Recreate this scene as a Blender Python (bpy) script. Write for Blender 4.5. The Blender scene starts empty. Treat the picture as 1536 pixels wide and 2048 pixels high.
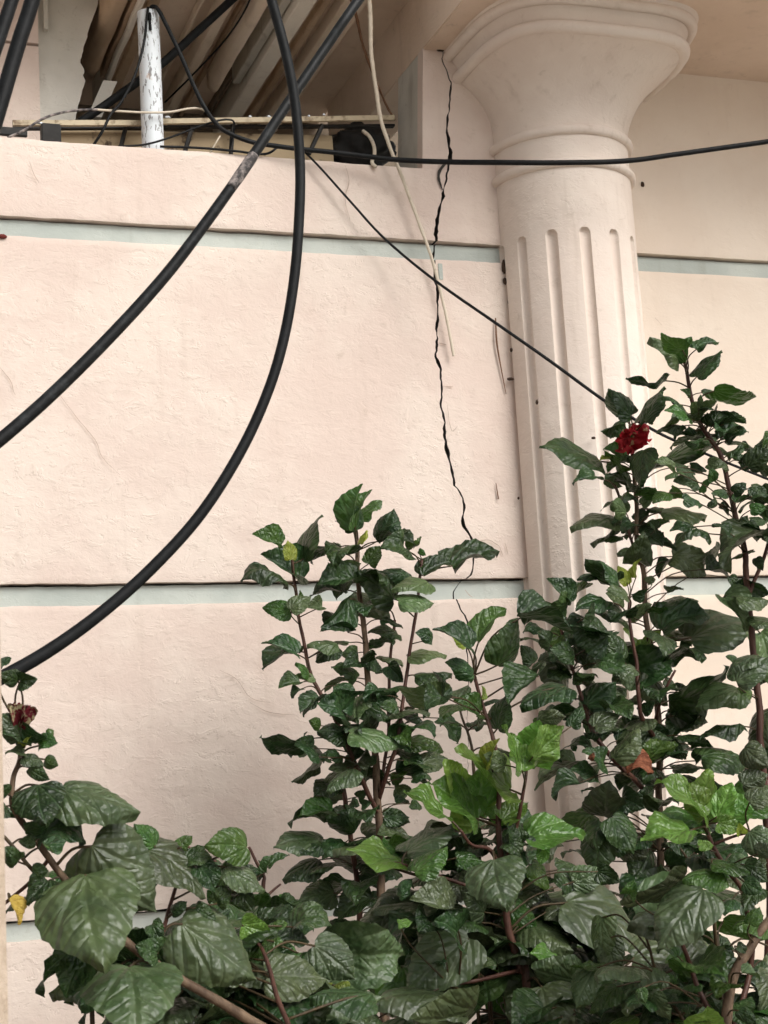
import bpy, bmesh, math, random
import numpy as np
from mathutils import Vector, Matrix, noise

S = bpy.context.scene
COL = S.collection
R_ = math.radians
random.seed(7)

# ------------------------------------------------------------------ camera
CAM = np.array([0.0, -4.8, 1.6]); FPX = 3400.0
_x = np.array([9500, 16, FPX]); _x = _x / np.linalg.norm(_x)
_y = np.array([-1220, 656, FPX]); _y = _y - (_y @ _x) * _x; _y /= np.linalg.norm(_y)
ROT = np.array([_x, _y, np.cross(_x, _y)])
cd = bpy.data.cameras.new('camera'); cam = bpy.data.objects.new('camera', cd); COL.objects.link(cam)
cd.sensor_fit = 'VERTICAL'; cd.sensor_height = 24.0; cd.lens = 24.0 * FPX / 2048
cd.clip_start = 0.05; cd.clip_end = 2000
cd.dof.use_dof = True; cd.dof.focus_distance = 3.9; cd.dof.aperture_fstop = 15.0
m = Matrix.Identity(4)
for i in range(3):
    m[i][0] = ROT[i][0]; m[i][1] = -ROT[i][1]; m[i][2] = -ROT[i][2]; m[i][3] = CAM[i]
cam.matrix_world = m
S.camera = cam

# ------------------------------------------------------------------ sky and sun (overcast)
SUN_EL, SUN_AZ = 40.0, 26.0      # azimuth measured from the wall normal towards the right
W = bpy.data.worlds.new('World'); S.world = W; W.use_nodes = True
nt = W.node_tree; nt.nodes.clear()
sky = nt.nodes.new('ShaderNodeTexSky'); sky.sky_type = 'NISHITA'; sky.sun_disc = False
sky.sun_elevation = R_(SUN_EL); sky.sun_rotation = R_(180 - SUN_AZ)
sky.air_density = 1.0; sky.dust_density = 6.0; sky.ozone_density = 1.0
hs = nt.nodes.new('ShaderNodeHueSaturation'); hs.inputs['Saturation'].default_value = 0.10
bg = nt.nodes.new('ShaderNodeBackground'); bg.inputs['Strength'].default_value = 0.13
wo = nt.nodes.new('ShaderNodeOutputWorld')
nt.links.new(sky.outputs[0], hs.inputs['Color']); nt.links.new(hs.outputs[0], bg.inputs[0]); nt.links.new(bg.outputs[0], wo.inputs[0])
sl = bpy.data.lights.new('sun', 'SUN'); sl.energy = 1.6; sl.angle = R_(32); sl.color = (1.0, 0.95, 0.88)
sun = bpy.data.objects.new('sun', sl); COL.objects.link(sun)
sd = Vector((math.sin(R_(SUN_AZ)) * math.cos(R_(SUN_EL)), -math.cos(R_(SUN_AZ)) * math.cos(R_(SUN_EL)), math.sin(R_(SUN_EL))))
sun.rotation_euler = sd.to_track_quat('Z', 'Y').to_euler()
sun.location = (4, -8, 9)
S.view_settings.view_transform = 'Standard'; S.view_settings.look = 'None'
S.view_settings.gamma = 1.0; S.view_settings.use_curve_mapping = False
S.view_settings.exposure = 0.07
S.render.engine = 'CYCLES'
S.cycles.use_denoising = True; S.cycles.use_adaptive_sampling = True; S.cycles.adaptive_threshold = 0.04
S.cycles.max_bounces = 6; S.cycles.diffuse_bounces = 4; S.cycles.glossy_bounces = 2; S.cycles.transmission_bounces = 3; S.cycles.transparent_max_bounces = 4

# ------------------------------------------------------------------ helpers
def ray(x, y): return ROT @ np.array([x - 768.0, y - 1024.0, FPX])
def at(x, y, Y=0.0):
    d = ray(x, y); return Vector(CAM + d * ((Y - CAM[1]) / d[1]))
def at_z(x, y, Z):
    d = ray(x, y); return Vector(CAM + d * ((Z - CAM[2]) / d[2]))
def px_m(Y): return (Y - CAM[1]) / 0.926 / FPX      # metres per photo pixel at depth Y
def proj(p):
    q = ROT.T @ (np.array(p) - CAM); return 768 + FPX * q[0] / q[2], 1024 + FPX * q[1] / q[2]

def mesh_obj(name, verts, faces, mat, parent=None, smooth=False, uv=None):
    me = bpy.data.meshes.new(name); me.from_pydata([tuple(v) for v in verts], [], faces)
    if mat: me.materials.append(mat)
    if smooth: me.shade_smooth()
    o = bpy.data.objects.new(name, me); COL.objects.link(o)
    if parent is not None: fix_parent(o, parent)
    me.update()
    return o
ORIG = {}
def fix_parent(o, parent):
    o.parent = parent
    if parent.name in ORIG: o.matrix_parent_inverse = ORIG[parent.name].inverted()
def empty(name, loc, label, cat, group=None):
    o = bpy.data.objects.new(name, None); COL.objects.link(o); o.location = loc
    o.empty_display_size = 0.1
    ORIG[o.name] = Matrix.Translation(Vector(loc))
    tag(o, label, cat, group); return o
def tag(o, label=None, cat=None, group=None, kind=None):
    if label: o['label'] = label
    if cat: o['category'] = cat
    if group: o['group'] = group
    if kind: o['kind'] = kind
    return o

def box_vf(x0, x1, y0, y1, z0, z1, V=None, F=None):
    V = [] if V is None else V; F = [] if F is None else F
    b = len(V)
    V += [(x0, y0, z0), (x1, y0, z0), (x1, y1, z0), (x0, y1, z0), (x0, y0, z1), (x1, y0, z1), (x1, y1, z1), (x0, y1, z1)]
    F += [[b + i for i in f] for f in ((0, 3, 2, 1), (4, 5, 6, 7), (0, 1, 5, 4), (1, 2, 6, 5), (2, 3, 7, 6), (3, 0, 4, 7))]
    return V, F
def box(name, x0, x1, y0, y1, z0, z1, mat, parent=None, bevel=0.0):
    V, F = box_vf(x0, x1, y0, y1, z0, z1)
    o = mesh_obj(name, V, F, mat, parent)
    if bevel:
        bm = bmesh.new(); bm.from_mesh(o.data)
        bmesh.ops.bevel(bm, geom=bm.edges[:], offset=bevel, segments=2, affect='EDGES'); bm.to_mesh(o.data); bm.free()
    return o

def catmull(P, n=6):
    P = [Vector(p) for p in P]
    if len(P) < 3: return [P[0].lerp(P[1], i / n) for i in range(n + 1)]
    Q = [P[0] * 2 - P[1]] + P + [P[-1] * 2 - P[-2]]; out = []
    for i in range(1, len(Q) - 2):
        a, b, c, d = Q[i - 1:i + 3]
        for k in range(n):
            t = k / n
            out.append(0.5 * ((2 * b) + (c - a) * t + (2 * a - 5 * b + 4 * c - d) * t * t + (3 * b - a - 3 * c + d) * t ** 3))
    out.append(P[-1].copy()); return out

def tube_vf(P, rad, k=8, V=None, F=None, wob=0.0):
    V = [] if V is None else V; F = [] if F is None else F
    b0 = len(V); n = len(P)
    if not hasattr(rad, '__len__'): rad = [rad] * n
    up = Vector((0.13, 0.21, 0.97)); prev = None
    for i in range(n):
        t = (P[min(i + 1, n - 1)] - P[max(i - 1, 0)]).normalized()
        if prev is None:
            a = t.cross(up)
            if a.length < 0.1: a = t.cross(Vector((1, 0, 0)))
        else: a = prev - t * prev.dot(t)
        a.normalize(); prev = a; c = t.cross(a)
        for j in range(k):
            th = 2 * math.pi * j / k
            r = rad[i] * (1 + (wob * noise.noise(P[i] * 60 + Vector((j, 0, 0))) if wob else 0))
            V.append(P[i] + (a * math.cos(th) + c * math.sin(th)) * r)
    for i in range(n - 1):
        for j in range(k):
            j2 = (j + 1) % k
            F.append([b0 + i * k + j, b0 + i * k + j2, b0 + (i + 1) * k + j2, b0 + (i + 1) * k + j])
    F.append([b0 + j for j in range(k)][::-1]); F.append([b0 + (n - 1) * k + j for j in range(k)])
    return V, F
def tube(name, P, rad, mat, parent=None, k=8, wob=0.0):
    V, F = tube_vf(P, rad, k, wob=wob)
    return mesh_obj(name, V, F, mat, parent, smooth=True)

# ------------------------------------------------------------------ materials
class NT:
    def __init__(s, name):
        s.m = bpy.data.materials.new(name); s.m.use_nodes = True; s.t = s.m.node_tree; s.t.nodes.clear()
        s.out = s.n('ShaderNodeOutputMaterial')
    def n(s, typ, **kw):
        nd = s.t.nodes.new(typ)
        for k, v in kw.items(): setattr(nd, k, v)
        return nd
    def l(s, a, b): s.t.links.new(a, b)
    def set(s, sock, v):
        if hasattr(v, 'links') or isinstance(v, bpy.types.NodeSocket): s.l(v, sock)
        else: sock.default_value = v
    def math(s, op, a, b=None, c=None, clamp=False):
        nd = s.n('ShaderNodeMath', operation=op, use_clamp=clamp); s.set(nd.inputs[0], a)
        if b is not None: s.set(nd.inputs[1], b)
        if c is not None: s.set(nd.inputs[2], c)
        return nd.outputs[0]
    def mix(s, f, a, b, mode='MIX'):
        nd = s.n('ShaderNodeMix', data_type='RGBA', blend_type=mode); s.set(nd.inputs[0], f)
        s.set(nd.inputs[6], a if isinstance(a, bpy.types.NodeSocket) else (*a, 1)); s.set(nd.inputs[7], b if isinstance(b, bpy.types.NodeSocket) else (*b, 1))
        return nd.outputs[2]
    def noise(s, vec, scale, detail=4, rough=0.55, dist=0.0):
        nd = s.n('ShaderNodeTexNoise'); s.set(nd.inputs['Vector'], vec); nd.inputs['Scale'].default_value = scale
        nd.inputs['Detail'].default_value = detail; nd.inputs['Roughness'].default_value = rough; nd.inputs['Distortion'].default_value = dist
        return nd.outputs[0]
    def ramp(s, v, lo, hi, a=0.0, b=1.0):
        nd = s.n('ShaderNodeMapRange', interpolation_type='SMOOTHSTEP'); s.set(nd.inputs[0], v)
        for i, q in enumerate((lo, hi, a, b)): nd.inputs[i + 1].default_value = q
        return nd.outputs[0]
    def mapv(s, vec, scale):
        nd = s.n('ShaderNodeMapping'); s.set(nd.inputs[0], vec); nd.inputs['Scale'].default_value = scale; return nd.outputs[0]
    def bump(s, h, strength, dist, normal=None):
        nd = s.n('ShaderNodeBump'); s.set(nd.inputs['Height'], h); nd.inputs['Strength'].default_value = strength
        nd.inputs['Distance'].default_value = dist
        if normal is not None: s.l(normal, nd.inputs['Normal'])
        return nd.outputs[0]
    def bsdf(s, col, rough=0.8, normal=None, spec=0.3, metal=0.0):
        p = s.n('ShaderNodeBsdfPrincipled'); s.set(p.inputs['Base Color'], col if isinstance(col, bpy.types.NodeSocket) else (*col, 1))
        s.set(p.inputs['Roughness'], rough); p.inputs['Specular IOR Level'].default_value = spec; p.inputs['Metallic'].default_value = metal
        if normal is not None: s.l(normal, p.inputs['Normal'])
        return p
    def done(s, sh): s.l(sh.outputs[0], s.out.inputs[0]); return s.m
    def pos(s): return s.n('ShaderNodeNewGeometry').outputs['Position']

def plaster(name, c1, c2, dirt=(0.36, 0.27, 0.2), rough_relief=1.0, dirt_amt=0.35, streak=0.25):
    t = NT(name); p = t.pos()
    big = t.noise(p, 2.2, 4, 0.65)
    col = t.mix(t.ramp(big, 0.36, 0.64), c1, c2)
    st = t.noise(t.mapv(p, (9, 9, 0.7)), 1.6, 3, 0.65)
    col = t.mix(t.math('MULTIPLY', t.ramp(st, 0.55, 0.8), streak), col, dirt)
    sp = t.noise(p, 21, 4, 0.75, 0.6)
    col = t.mix(t.math('MULTIPLY', t.ramp(sp, 0.58, 0.78), dirt_amt), col, dirt)
    # smeared trowel edges: thresholded noise gives small crisp steps, plus grain
    n1 = t.noise(t.mapv(p, (1, 1, 1.5)), 13.0, 4, 0.72, 0.35)
    patch = t.ramp(big, 0.44, 0.62, 0.12, 1.0)
    h = t.math('ADD', t.ramp(n1, 0.56, 0.60), t.math('MULTIPLY', t.ramp(n1, 0.36, 0.41), 0.8))
    h = t.math('ADD', t.math('MULTIPLY', h, patch), t.math('MULTIPLY', n1, 1.3))
    h = t.math('ADD', h, t.math('MULTIPLY', sp, 0.55))
    nrm = t.bump(h, 0.27 * rough_relief, 0.009)
    return t.done(t.bsdf(col, 0.88, nrm, 0.18))

M = {}
M['pink'] = plaster('pink_plaster', (0.665, 0.542, 0.475), (0.728, 0.622, 0.545), dirt=(0.42, 0.32, 0.25), dirt_amt=0.38, streak=0.24)
M['cream'] = plaster('cream_plaster', (0.71, 0.60, 0.50), (0.75, 0.65, 0.55), rough_relief=0.4, dirt_amt=0.15, streak=0.15)
M['column'] = plaster('column_plaster', (0.70, 0.60, 0.53), (0.77, 0.68, 0.605), rough_relief=0.75, dirt_amt=0.3, streak=0.3)
M['soffit'] = plaster('soffit_plaster', (0.66, 0.52, 0.41), (0.74, 0.60, 0.485), rough_relief=0.5, dirt_amt=0.45, streak=0.3)
M['soffit_pale'] = plaster('pale_soffit_plaster', (0.80, 0.73, 0.64), (0.85, 0.79, 0.70), rough_relief=0.4, dirt_amt=0.3)
M['groove'] = plaster('grey_green_paint', (0.40, 0.435, 0.405), (0.51, 0.54, 0.50), dirt=(0.3, 0.3, 0.26), rough_relief=0.6, dirt_amt=0.3, streak=0.4)
M['grey'] = plaster('grey_cement_plaster', (0.52, 0.50, 0.44), (0.66, 0.63, 0.57), dirt=(0.25, 0.21, 0.17), rough_relief=0.6, dirt_amt=0.5, streak=0.5)
M['core'] = plaster('shade_dark_cement_core', (0.05, 0.045, 0.04), (0.09, 0.08, 0.07))  # cement coloured extra dark so the crack and slots look shaded
M['inside'] = plaster('shade_dark_cement', (0.22, 0.175, 0.13), (0.30, 0.24, 0.18))  # shade of the recess put into the wall colour

def simple(name, col, rough=0.6, spec=0.4, metal=0.0, var=0.25, scale=30, col2=None, bumpd=0.0, thr=(0.4, 0.65)):
    t = NT(name); p = t.pos()
    n = t.noise(p, scale, 5, 0.65)
    c2 = col2 if col2 else tuple(min(1, c * (1 + var)) for c in col)
    c = t.mix(t.ramp(n, *thr), col, c2)
    nr = t.bump(t.noise(p, scale * 3, 4, 0.6), 0.4, bumpd) if bumpd else None
    return t.done(t.bsdf(c, rough, nr, spec, metal))
M['rubber'] = simple('black_cable_rubber', (0.005, 0.0055, 0.006), 0.55, 0.2, var=0.8, scale=40, bumpd=0.001)
M['rubber_dust'] = simple('dusty_cable_rubber', (0.006, 0.0066, 0.007), 0.5, 0.25, scale=55, col2=(0.025, 0.028, 0.03), bumpd=0.001, thr=(0.48, 0.75))
M['worn'] = simple('worn_cable_grey', (0.05, 0.045, 0.045), 0.7, 0.3, scale=60, col2=(0.36, 0.31, 0.29), bumpd=0.002)
M['white_wire'] = simple('cream_wire', (0.62, 0.54, 0.43), 0.6, 0.3, scale=60, col2=(0.36, 0.29, 0.21), thr=(0.55, 0.8))
M['steel'] = simple('painted_rusty_steel', (0.50, 0.42, 0.29), 0.65, 0.4, scale=26, col2=(0.16, 0.10, 0.055), bumpd=0.002, thr=(0.5, 0.7))
M['sheet'] = simple('rusty_sheet', (0.38, 0.295, 0.185), 0.75, 0.3, scale=12, col2=(0.07, 0.045, 0.03), bumpd=0.003, thr=(0.55, 0.66))
M['black'] = simple('dull_black', (0.012, 0.011, 0.010), 0.6, 0.3, var=0.8)
M['hair'] = simple('hairline_dark', (0.36, 0.27, 0.215), 0.9, 0.1)
M['holespeck'] = simple('hole_speck_dark', (0.06, 0.04, 0.03), 0.9, 0.1, bumpd=0.002)
M['twig'] = simple('dry_twig', (0.16, 0.085, 0.05), 0.8, 0.2)
M['ground'] = simple('earth_and_paving', (0.50, 0.46, 0.41), 0.9, 0.2, scale=3, col2=(0.60, 0.56, 0.50), bumpd=0.01)
M['concrete'] = simple('rough_cream_render', (0.52, 0.42, 0.33), 0.9, 0.2, scale=40, col2=(0.42, 0.33, 0.25), bumpd=0.006)
M['red'] = simple('red_brick_paint', (0.13, 0.025, 0.02), 0.8, 0.2)
# chipped white pipe paint
t = NT('chipped_white_paint'); p = t.pos()
chip = t.ramp(t.noise(t.mapv(p, (120, 120, 34)), 1.0, 4, 0.6, 0.4), 0.565, 0.61)
rust = t.ramp(t.noise(t.mapv(p, (18, 18, 14)), 1.0, 5, 0.7), 0.60, 0.72)
c = t.mix(t.math('MULTIPLY', chip, 0.85), (0.68, 0.72, 0.75), (0.17, 0.16, 0.16))
c = t.mix(t.math('MULTIPLY', rust, 0.75), c, (0.42, 0.24, 0.13))
M['pipe'] = t.done(t.bsdf(c, 0.55, t.bump(chip, 0.4, -0.002), 0.4))
# stems
def bark(name, c1, c2, rough=0.7):
    t = NT(name); p = t.pos()
    n = t.noise(t.mapv(p, (60, 60, 25)), 1.0, 5, 0.65)
    return t.done(t.bsdf(t.mix(t.ramp(n, 0.35, 0.7), c1, c2), rough, t.bump(n, 0.5, 0.002), 0.3))
M['stem'] = bark('young_stem', (0.055, 0.022, 0.016), (0.10, 0.045, 0.03), 0.5)
M['wood'] = bark('woody_stem', (0.07, 0.042, 0.026), (0.17, 0.115, 0.072))
M['petiole'] = bark('petiole', (0.045, 0.03, 0.015), (0.075, 0.05, 0.022), 0.5)

def leaf_mat(name, c1, c2, vein, rough=0.35, trans=0.12, dust=0.0, spec=0.5, tcol=None, quilt=1.0, vein_amt=0.45):
    t = NT(name)
    uvn = t.n('ShaderNodeUVMap'); uvn.uv_map = 'leaf'
    sx = t.n('ShaderNodeSeparateXYZ'); t.l(uvn.outputs[0], sx.inputs[0]); u, v = sx.outputs[0], sx.outputs[1]
    oi = t.n('ShaderNodeObjectInfo'); rnd = oi.outputs['Random']
    tc = t.n('ShaderNodeTexCoord')
    off = t.n('ShaderNodeVectorMath', operation='ADD'); t.l(tc.outputs['Object'], off.inputs[0])
    cmb = t.n('ShaderNodeCombineXYZ'); t.set(cmb.inputs[0], t.math('MULTIPLY', rnd, 37.0)); t.set(cmb.inputs[1], t.math('MULTIPLY', rnd, 91.0)); t.l(cmb.outputs[0], off.inputs[1])
    q = off.outputs[0]
    ay = t.math('ABSOLUTE', v)
    def line(deg, w0):
        c_, s_ = math.cos(R_(deg)), math.sin(R_(deg))
        dist = t.math('ABSOLUTE', t.math('SUBTRACT', t.math('MULTIPLY', u, s_), t.math('MULTIPLY', ay, c_)))
        return dist
    # curved main veins: angle opens near the base, bends forward further out
    bendu = t.math('ADD', u, t.math('MULTIPLY', t.math('MULTIPLY', ay, ay), -0.5))
    d0 = ay
    def line2(sl):
        return t.math('MULTIPLY', t.math('ABSOLUTE', t.math('SUBTRACT', ay, t.math('MULTIPLY', bendu, sl))), 1.0 / math.sqrt(1 + sl * sl))
    d1 = line2(0.50); d2 = line2(1.7)
    sec = t.math('MULTIPLY', t.math('PINGPONG', t.math('SUBTRACT', u, t.math('MULTIPLY', ay, 0.85)), 0.085), 0.76)
    dm_ = t.math('MINIMUM', d0, t.math('MINIMUM', d1, d2))
    dmin = t.math('MINIMUM', dm_, t.math('ADD', sec, 0.026))
    vm = t.math('MAXIMUM', t.ramp(dm_, 0.004, 0.016, 1.0, 0.0), t.ramp(sec, 0.0, 0.010, 0.35, 0.0))
    col = t.mix(t.ramp(t.noise(q, 3.2, 2, 0.6), 0.3, 0.7), c1, c2)
    hsv = t.n('ShaderNodeHueSaturation'); t.l(col, hsv.inputs['Color'])
    t.set(hsv.inputs['Value'], t.math('ADD', 0.68, t.math('MULTIPLY', rnd, 0.75)))
    t.set(hsv.inputs['Hue'], t.math('ADD', 0.465, t.math('MULTIPLY', t.math('FRACT', t.math('MULTIPLY', rnd, 7.13)), 0.045)))
    col = hsv.outputs[0]
    col = t.mix(t.math('MULTIPLY', vm, vein_amt), col, vein)
    ro = rough
    if dust:
        dn = t.ramp(t.noise(q, 5.0, 3, 0.7), 0.25, 0.75, 0.25, 1.0)
        dm = t.math('MULTIPLY', dn, dust)
        col = t.mix(dm, col, (0.13, 0.135, 0.095))
        drop = t.ramp(t.noise(q, 7.5, 2, 0.4), 0.775, 0.785)
        col = t.mix(drop, col, (0.72, 0.73, 0.72))
        ro = t.math('ADD', rough, t.math('MULTIPLY', dm, 0.35))
    pf = t.noise(q, 4.6, 2, 0.5)
    hgt = t.math('ADD', t.math('MULTIPLY', t.ramp(dmin, 0.0, 0.055), 0.26 * quilt), t.math('MULTIPLY', pf, 1.25))
    nr = t.bump(hgt, 0.36, 0.05)
    pb = t.bsdf(col, ro, nr, spec)
    tr = t.n('ShaderNodeBsdfTranslucent'); t.l(nr, tr.inputs['Normal'])
    if tcol is None: tcol = tuple(min(1, 2.2 * a) for a in c2)
    t.l(t.mix(0.35, col, tcol), tr.inputs['Color'])
    mx = t.n('ShaderNodeMixShader'); mx.inputs[0].default_value = trans
    t.l(pb.outputs[0], mx.inputs[1]); t.l(tr.outputs[0], mx.inputs[2])
    return t.done(mx)
LM = {
 'd': leaf_mat('leaf_dark_glossy', (0.011, 0.032, 0.009), (0.024, 0.057, 0.014), (0.06, 0.115, 0.04), 0.41, 0.13, 0.0, 0.42),
 'k': leaf_mat('leaf_mid_green', (0.022, 0.066, 0.012), (0.042, 0.10, 0.018), (0.09, 0.16, 0.045), 0.33, 0.26, 0.0, 0.45),
 'g': leaf_mat('leaf_young_green', (0.07, 0.175, 0.024), (0.12, 0.245, 0.044), (0.20, 0.33, 0.10), 0.32, 0.28, 0.0, 0.5, vein_amt=0.4),
 'n': leaf_mat('leaf_new_yellow_green', (0.17, 0.26, 0.03), (0.25, 0.33, 0.05), (0.34, 0.40, 0.12), 0.38, 0.35, 0.0, 0.4),
 'u': leaf_mat('leaf_pale_grey_green', (0.045, 0.09, 0.028), (0.075, 0.125, 0.044), (0.13, 0.19, 0.08), 0.38, 0.18, 0.12, 0.5),
 'y': leaf_mat('leaf_dusty', (0.023, 0.049, 0.014), (0.046, 0.079, 0.024), (0.10, 0.14, 0.06), 0.35, 0.08, 0.24, 0.5, vein_amt=0.32),
 'b': leaf_mat('leaf_dead_brown', (0.10, 0.04, 0.015), (0.24, 0.11, 0.045), (0.08, 0.03, 0.012), 0.7, 0.12, 0.0, 0.2),
 'l': leaf_mat('leaf_dead_yellow', (0.36, 0.23, 0.04), (0.48, 0.33, 0.08), (0.45, 0.34, 0.12), 0.6, 0.25, 0.0, 0.25),
}

# ------------------------------------------------------------------ ground
g = mesh_obj('ground', [(-400, -400, 0), (400, -400, 0), (400, 400, 0), (-400, 400, 0)], [(0, 1, 2, 3)], M['ground'])
tag(g, kind='structure')
M['soil'] = simple('dark_soil', (0.08, 0.062, 0.047), 0.95, 0.1, scale=8, col2=(0.14, 0.11, 0.085), bumpd=0.02)
pb0 = box('added_soil_bed', -3.0, 6.4, -3.4, -0.004, 0.004, 0.12, M['soil']); tag(pb0, kind='structure')  # unseen soil bed, added to cut bounce light on the lower wall

# ------------------------------------------------------------------ building
B = empty('building', (2.2, 0.3, 0), 'pink plastered building with fluted half column, grey-green grooves and long crack', 'building')
Z_PAR, G1T, G1B, G2T, G2B, G3T, G3B, Z_SOF, Z_CEIL = 3.592, 3.352, 3.290, 2.267, 2.204, 1.345, 1.289, 4.006, 4.22
G4T, G4B = 0.47, 0.41
XL, XR = -3.2, 6.5
CX, CR = 2.431, 0.229

CRK = [(886, 104, 2), (884, 118, 2), (890, 135, 3), (902, 165, 3), (900, 200, 4), (895, 245, 5), (893, 257, 6), (899, 285, 7), (901, 315, 8), (895, 340, 7), (890, 370, 8), (884, 400, 9), (875, 430, 10), (871, 465, 10), (874, 490, 9), (870, 510, 8), (868, 535, 6), (871, 565, 7), (875, 585, 6), (876, 620, 7), (873, 660, 7), (874, 685, 6), (870, 712, 6), (880, 735, 7), (882, 760, 7), (884, 780, 6), (880, 810, 7), (888, 835, 8), (889, 875, 8), (895, 905, 8), (903, 935, 7), (908, 970, 8), (920, 985, 8), (926, 1000, 8), (929, 1018, 7), (924, 1046, 7), (935, 1064, 6), (945, 1082, 7), (949, 1096, 5), (945, 1141, 4), (940, 1153, 5), (924, 1162, 5), (913, 1178, 6), (911, 1196, 5), (922, 1219, 5), (931, 1237, 4), (937, 1251, 4), (934, 1300, 2.5), (938, 1347, 2.5), (937, 1392, 2), (934, 1430, 1.6), (937, 1470, 1.5), (935, 1540, 1), (939, 1700, 0.6), (936, 2100, 0.5)]
_c = [at(x, y) for x, y, w in CRK]
CZ = np.array([p.z for p in _c])[::-1]; CXs = np.array([p.x for p in _c])[::-1]; CW = np.array([w for *_, w in CRK])[::-1] * px_m(0) * 0.68
def crack_x(z, side):
    x = np.interp(z, CZ, CXs) + 0.003 * noise.noise(Vector((0, 7.7, z * 48))) + 0.003 * noise.noise(Vector((3, 1.7, z * 130)))
    w = np.interp(z, CZ, CW) * max(0.12, 0.95 + 1.2 * noise.noise(Vector((9, 2.7, z * 34))) + side * 0.5 * noise.noise(Vector((2, 5.7, z * 90))))
    return x + side * 0.55 * w

def panel(name, z0, z1, xl, xr, mat, yf=0.0, th=0.05, nz=None, step=0.03, edge=0.0025, bulge=0.004, seed=0.0, parent=B, xs=None):
    """a slab of plaster: uneven front, ragged long edges, returns going back th"""
    fl = xl if callable(xl) else (lambda z: xl); fr = xr if callable(xr) else (lambda z: xr)
    nz = nz or max(2, int((z1 - z0) / 0.010))
    if xs is None:
        nx = max(2, int(abs(fr(z0) - fl(z0)) / step)); xs = [i / nx for i in range(nx + 1)]
    n = len(xs); V = []; F = []
    for i in range(nz + 1):
        zf = i / nz; zz = z0 + (z1 - z0) * zf
        a, b = fl(zz), fr(zz)
        for u in xs:
            x = a + (b - a) * u; z = zz
            if i in (0, nz): z += edge * (noise.noise(Vector((x * 9, seed, zz * 3))) + 0.8 * noise.noise(Vector((x * 45, seed + 5, zz))))
            y = yf + bulge * noise.noise(Vector((x * 2.2, seed, z * 2.2))) + bulge * 0.4 * noise.noise(Vector((x * 11, seed, z * 11)))
            if i in (0, nz): y += 0.002 + 0.0015 * noise.noise(Vector((x * 30, seed, z)))
            V.append((x, y, z))
    for i in range(nz):
        for j in range(n - 1):
            k = i * n + j; F.append((k, k + 1, k + n + 1, k + n))
    loop = [j for j in range(n)] + [i * n + n - 1 for i in range(1, nz + 1)] + [nz * n + j for j in range(n - 2, -1, -1)] + [i * n for i in range(nz - 1, 0, -1)]
    b0 = len(V)
    for k in loop: V.append((V[k][0], yf + th, V[k][2]))
    L = len(loop)
    for q in range(L):
        q2 = (q + 1) % L; F.append((loop[q2], loop[q], b0 + q, b0 + q2))
    o = mesh_obj(name, V, F, mat, parent, smooth=True)
    o.data.materials.append(M['core'])
    if xl in (cl, cr) or xr in (cl, cr):          # broken faces along the crack: cement coloured dark for its shade
        for q in range(L):
            a_, b_ = loop[q], loop[(q + 1) % L]
            ca_, cb_ = a_ % n, b_ % n
            if (xr in (cl, cr) and ca_ == n - 1 and cb_ == n - 1) or (xl in (cl, cr) and ca_ == 0 and cb_ == 0):
                o.data.polygons[nz * (n - 1) + q].material_index = 1
    o.data.set_sharp_from_angle(angle=R_(50))
    return o
xj = CX - CR + 0.03            # wall runs a little into the column
cl = lambda z: crack_x(z, -1)
cr = lambda z: crack_x(z, 1)
D = 0.022                      # groove depth
# left of the crack, right of the crack (up to the column), right of the column
seed = 0
for (z0, z1) in ((G1T, Z_PAR), (G2T, G1B), (G3T, G2B), (G4T, G3B)):
    seed += 3.1
    panel('wall_panel', z0, z1, XL, cl, M['pink'], seed=seed, step=0.035)
    if z1 == Z_PAR:
        pl0 = at(845, 330); pl1 = at(846, 95)
        panel('pilaster', z0, Z_SOF, cr, xj, M['pink'], seed=seed + 1, step=0.012)
    else: panel('wall_panel', z0, z1, cr, xj, M['pink'], seed=seed + 1, step=0.015)
    if z1 != Z_PAR: panel('wall_panel', z0, z1, CX + CR - 0.03, XR, M['cream'], seed=seed + 2, step=0.05, edge=0.0012, bulge=0.002)
panel('wall_panel', G1T, Z_SOF + 0.02, CX + CR - 0.03, XR, M['cream'], seed=21, step=0.05, edge=0.0012, bulge=0.002)
# strip of the pilaster left of the crack, from the parapet top up to the beam
panel('pilaster', Z_PAR - 0.002, Z_SOF, lambda z: pl0.x + (pl1.x - pl0.x) * (z - Z_PAR) / (Z_SOF - Z_PAR), cl, M['pink'], seed=31, step=0.012)
for (z0, z1) in ((G1B, G1T), (G2B, G2T), (G3B, G3T), (G4B, G4T)):
    panel('groove_strip', z0 - 0.03, z1 - 0.006, XL, cl, M['groove'], yf=D, th=0.05, seed=z0 * 3, bulge=0.003)
    panel('groove_strip', z0 - 0.03, z1 - 0.006, cr, xj, M['groove'], yf=D, th=0.05, seed=z0 * 3 + 1, step=0.015, bulge=0.003)
    panel('groove_strip', z0 - 0.03, z1 - 0.006, CX + CR - 0.03, XR, M['groove'], yf=D, th=0.05, seed=z0 * 3 + 2, bulge=0.001)
box('wall_core', XL, XR, 0.10, 0.22, 0, Z_PAR - 0.012, M['core'], B)
box('wall_core', pl0.x + 0.05, XR, 0.10, 0.22, Z_PAR, Z_SOF + 0.3, M['core'], B)
box('wall_base', XL, XR, 0.002, 0.099, 0, G4B, M['pink'], B)
# parapet coping: rough mortar top
panel('parapet_top', Z_PAR - 0.02, Z_PAR - 0.004, XL, pl0.x, M['pink'], yf=0.052, th=0.12, seed=44)
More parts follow.
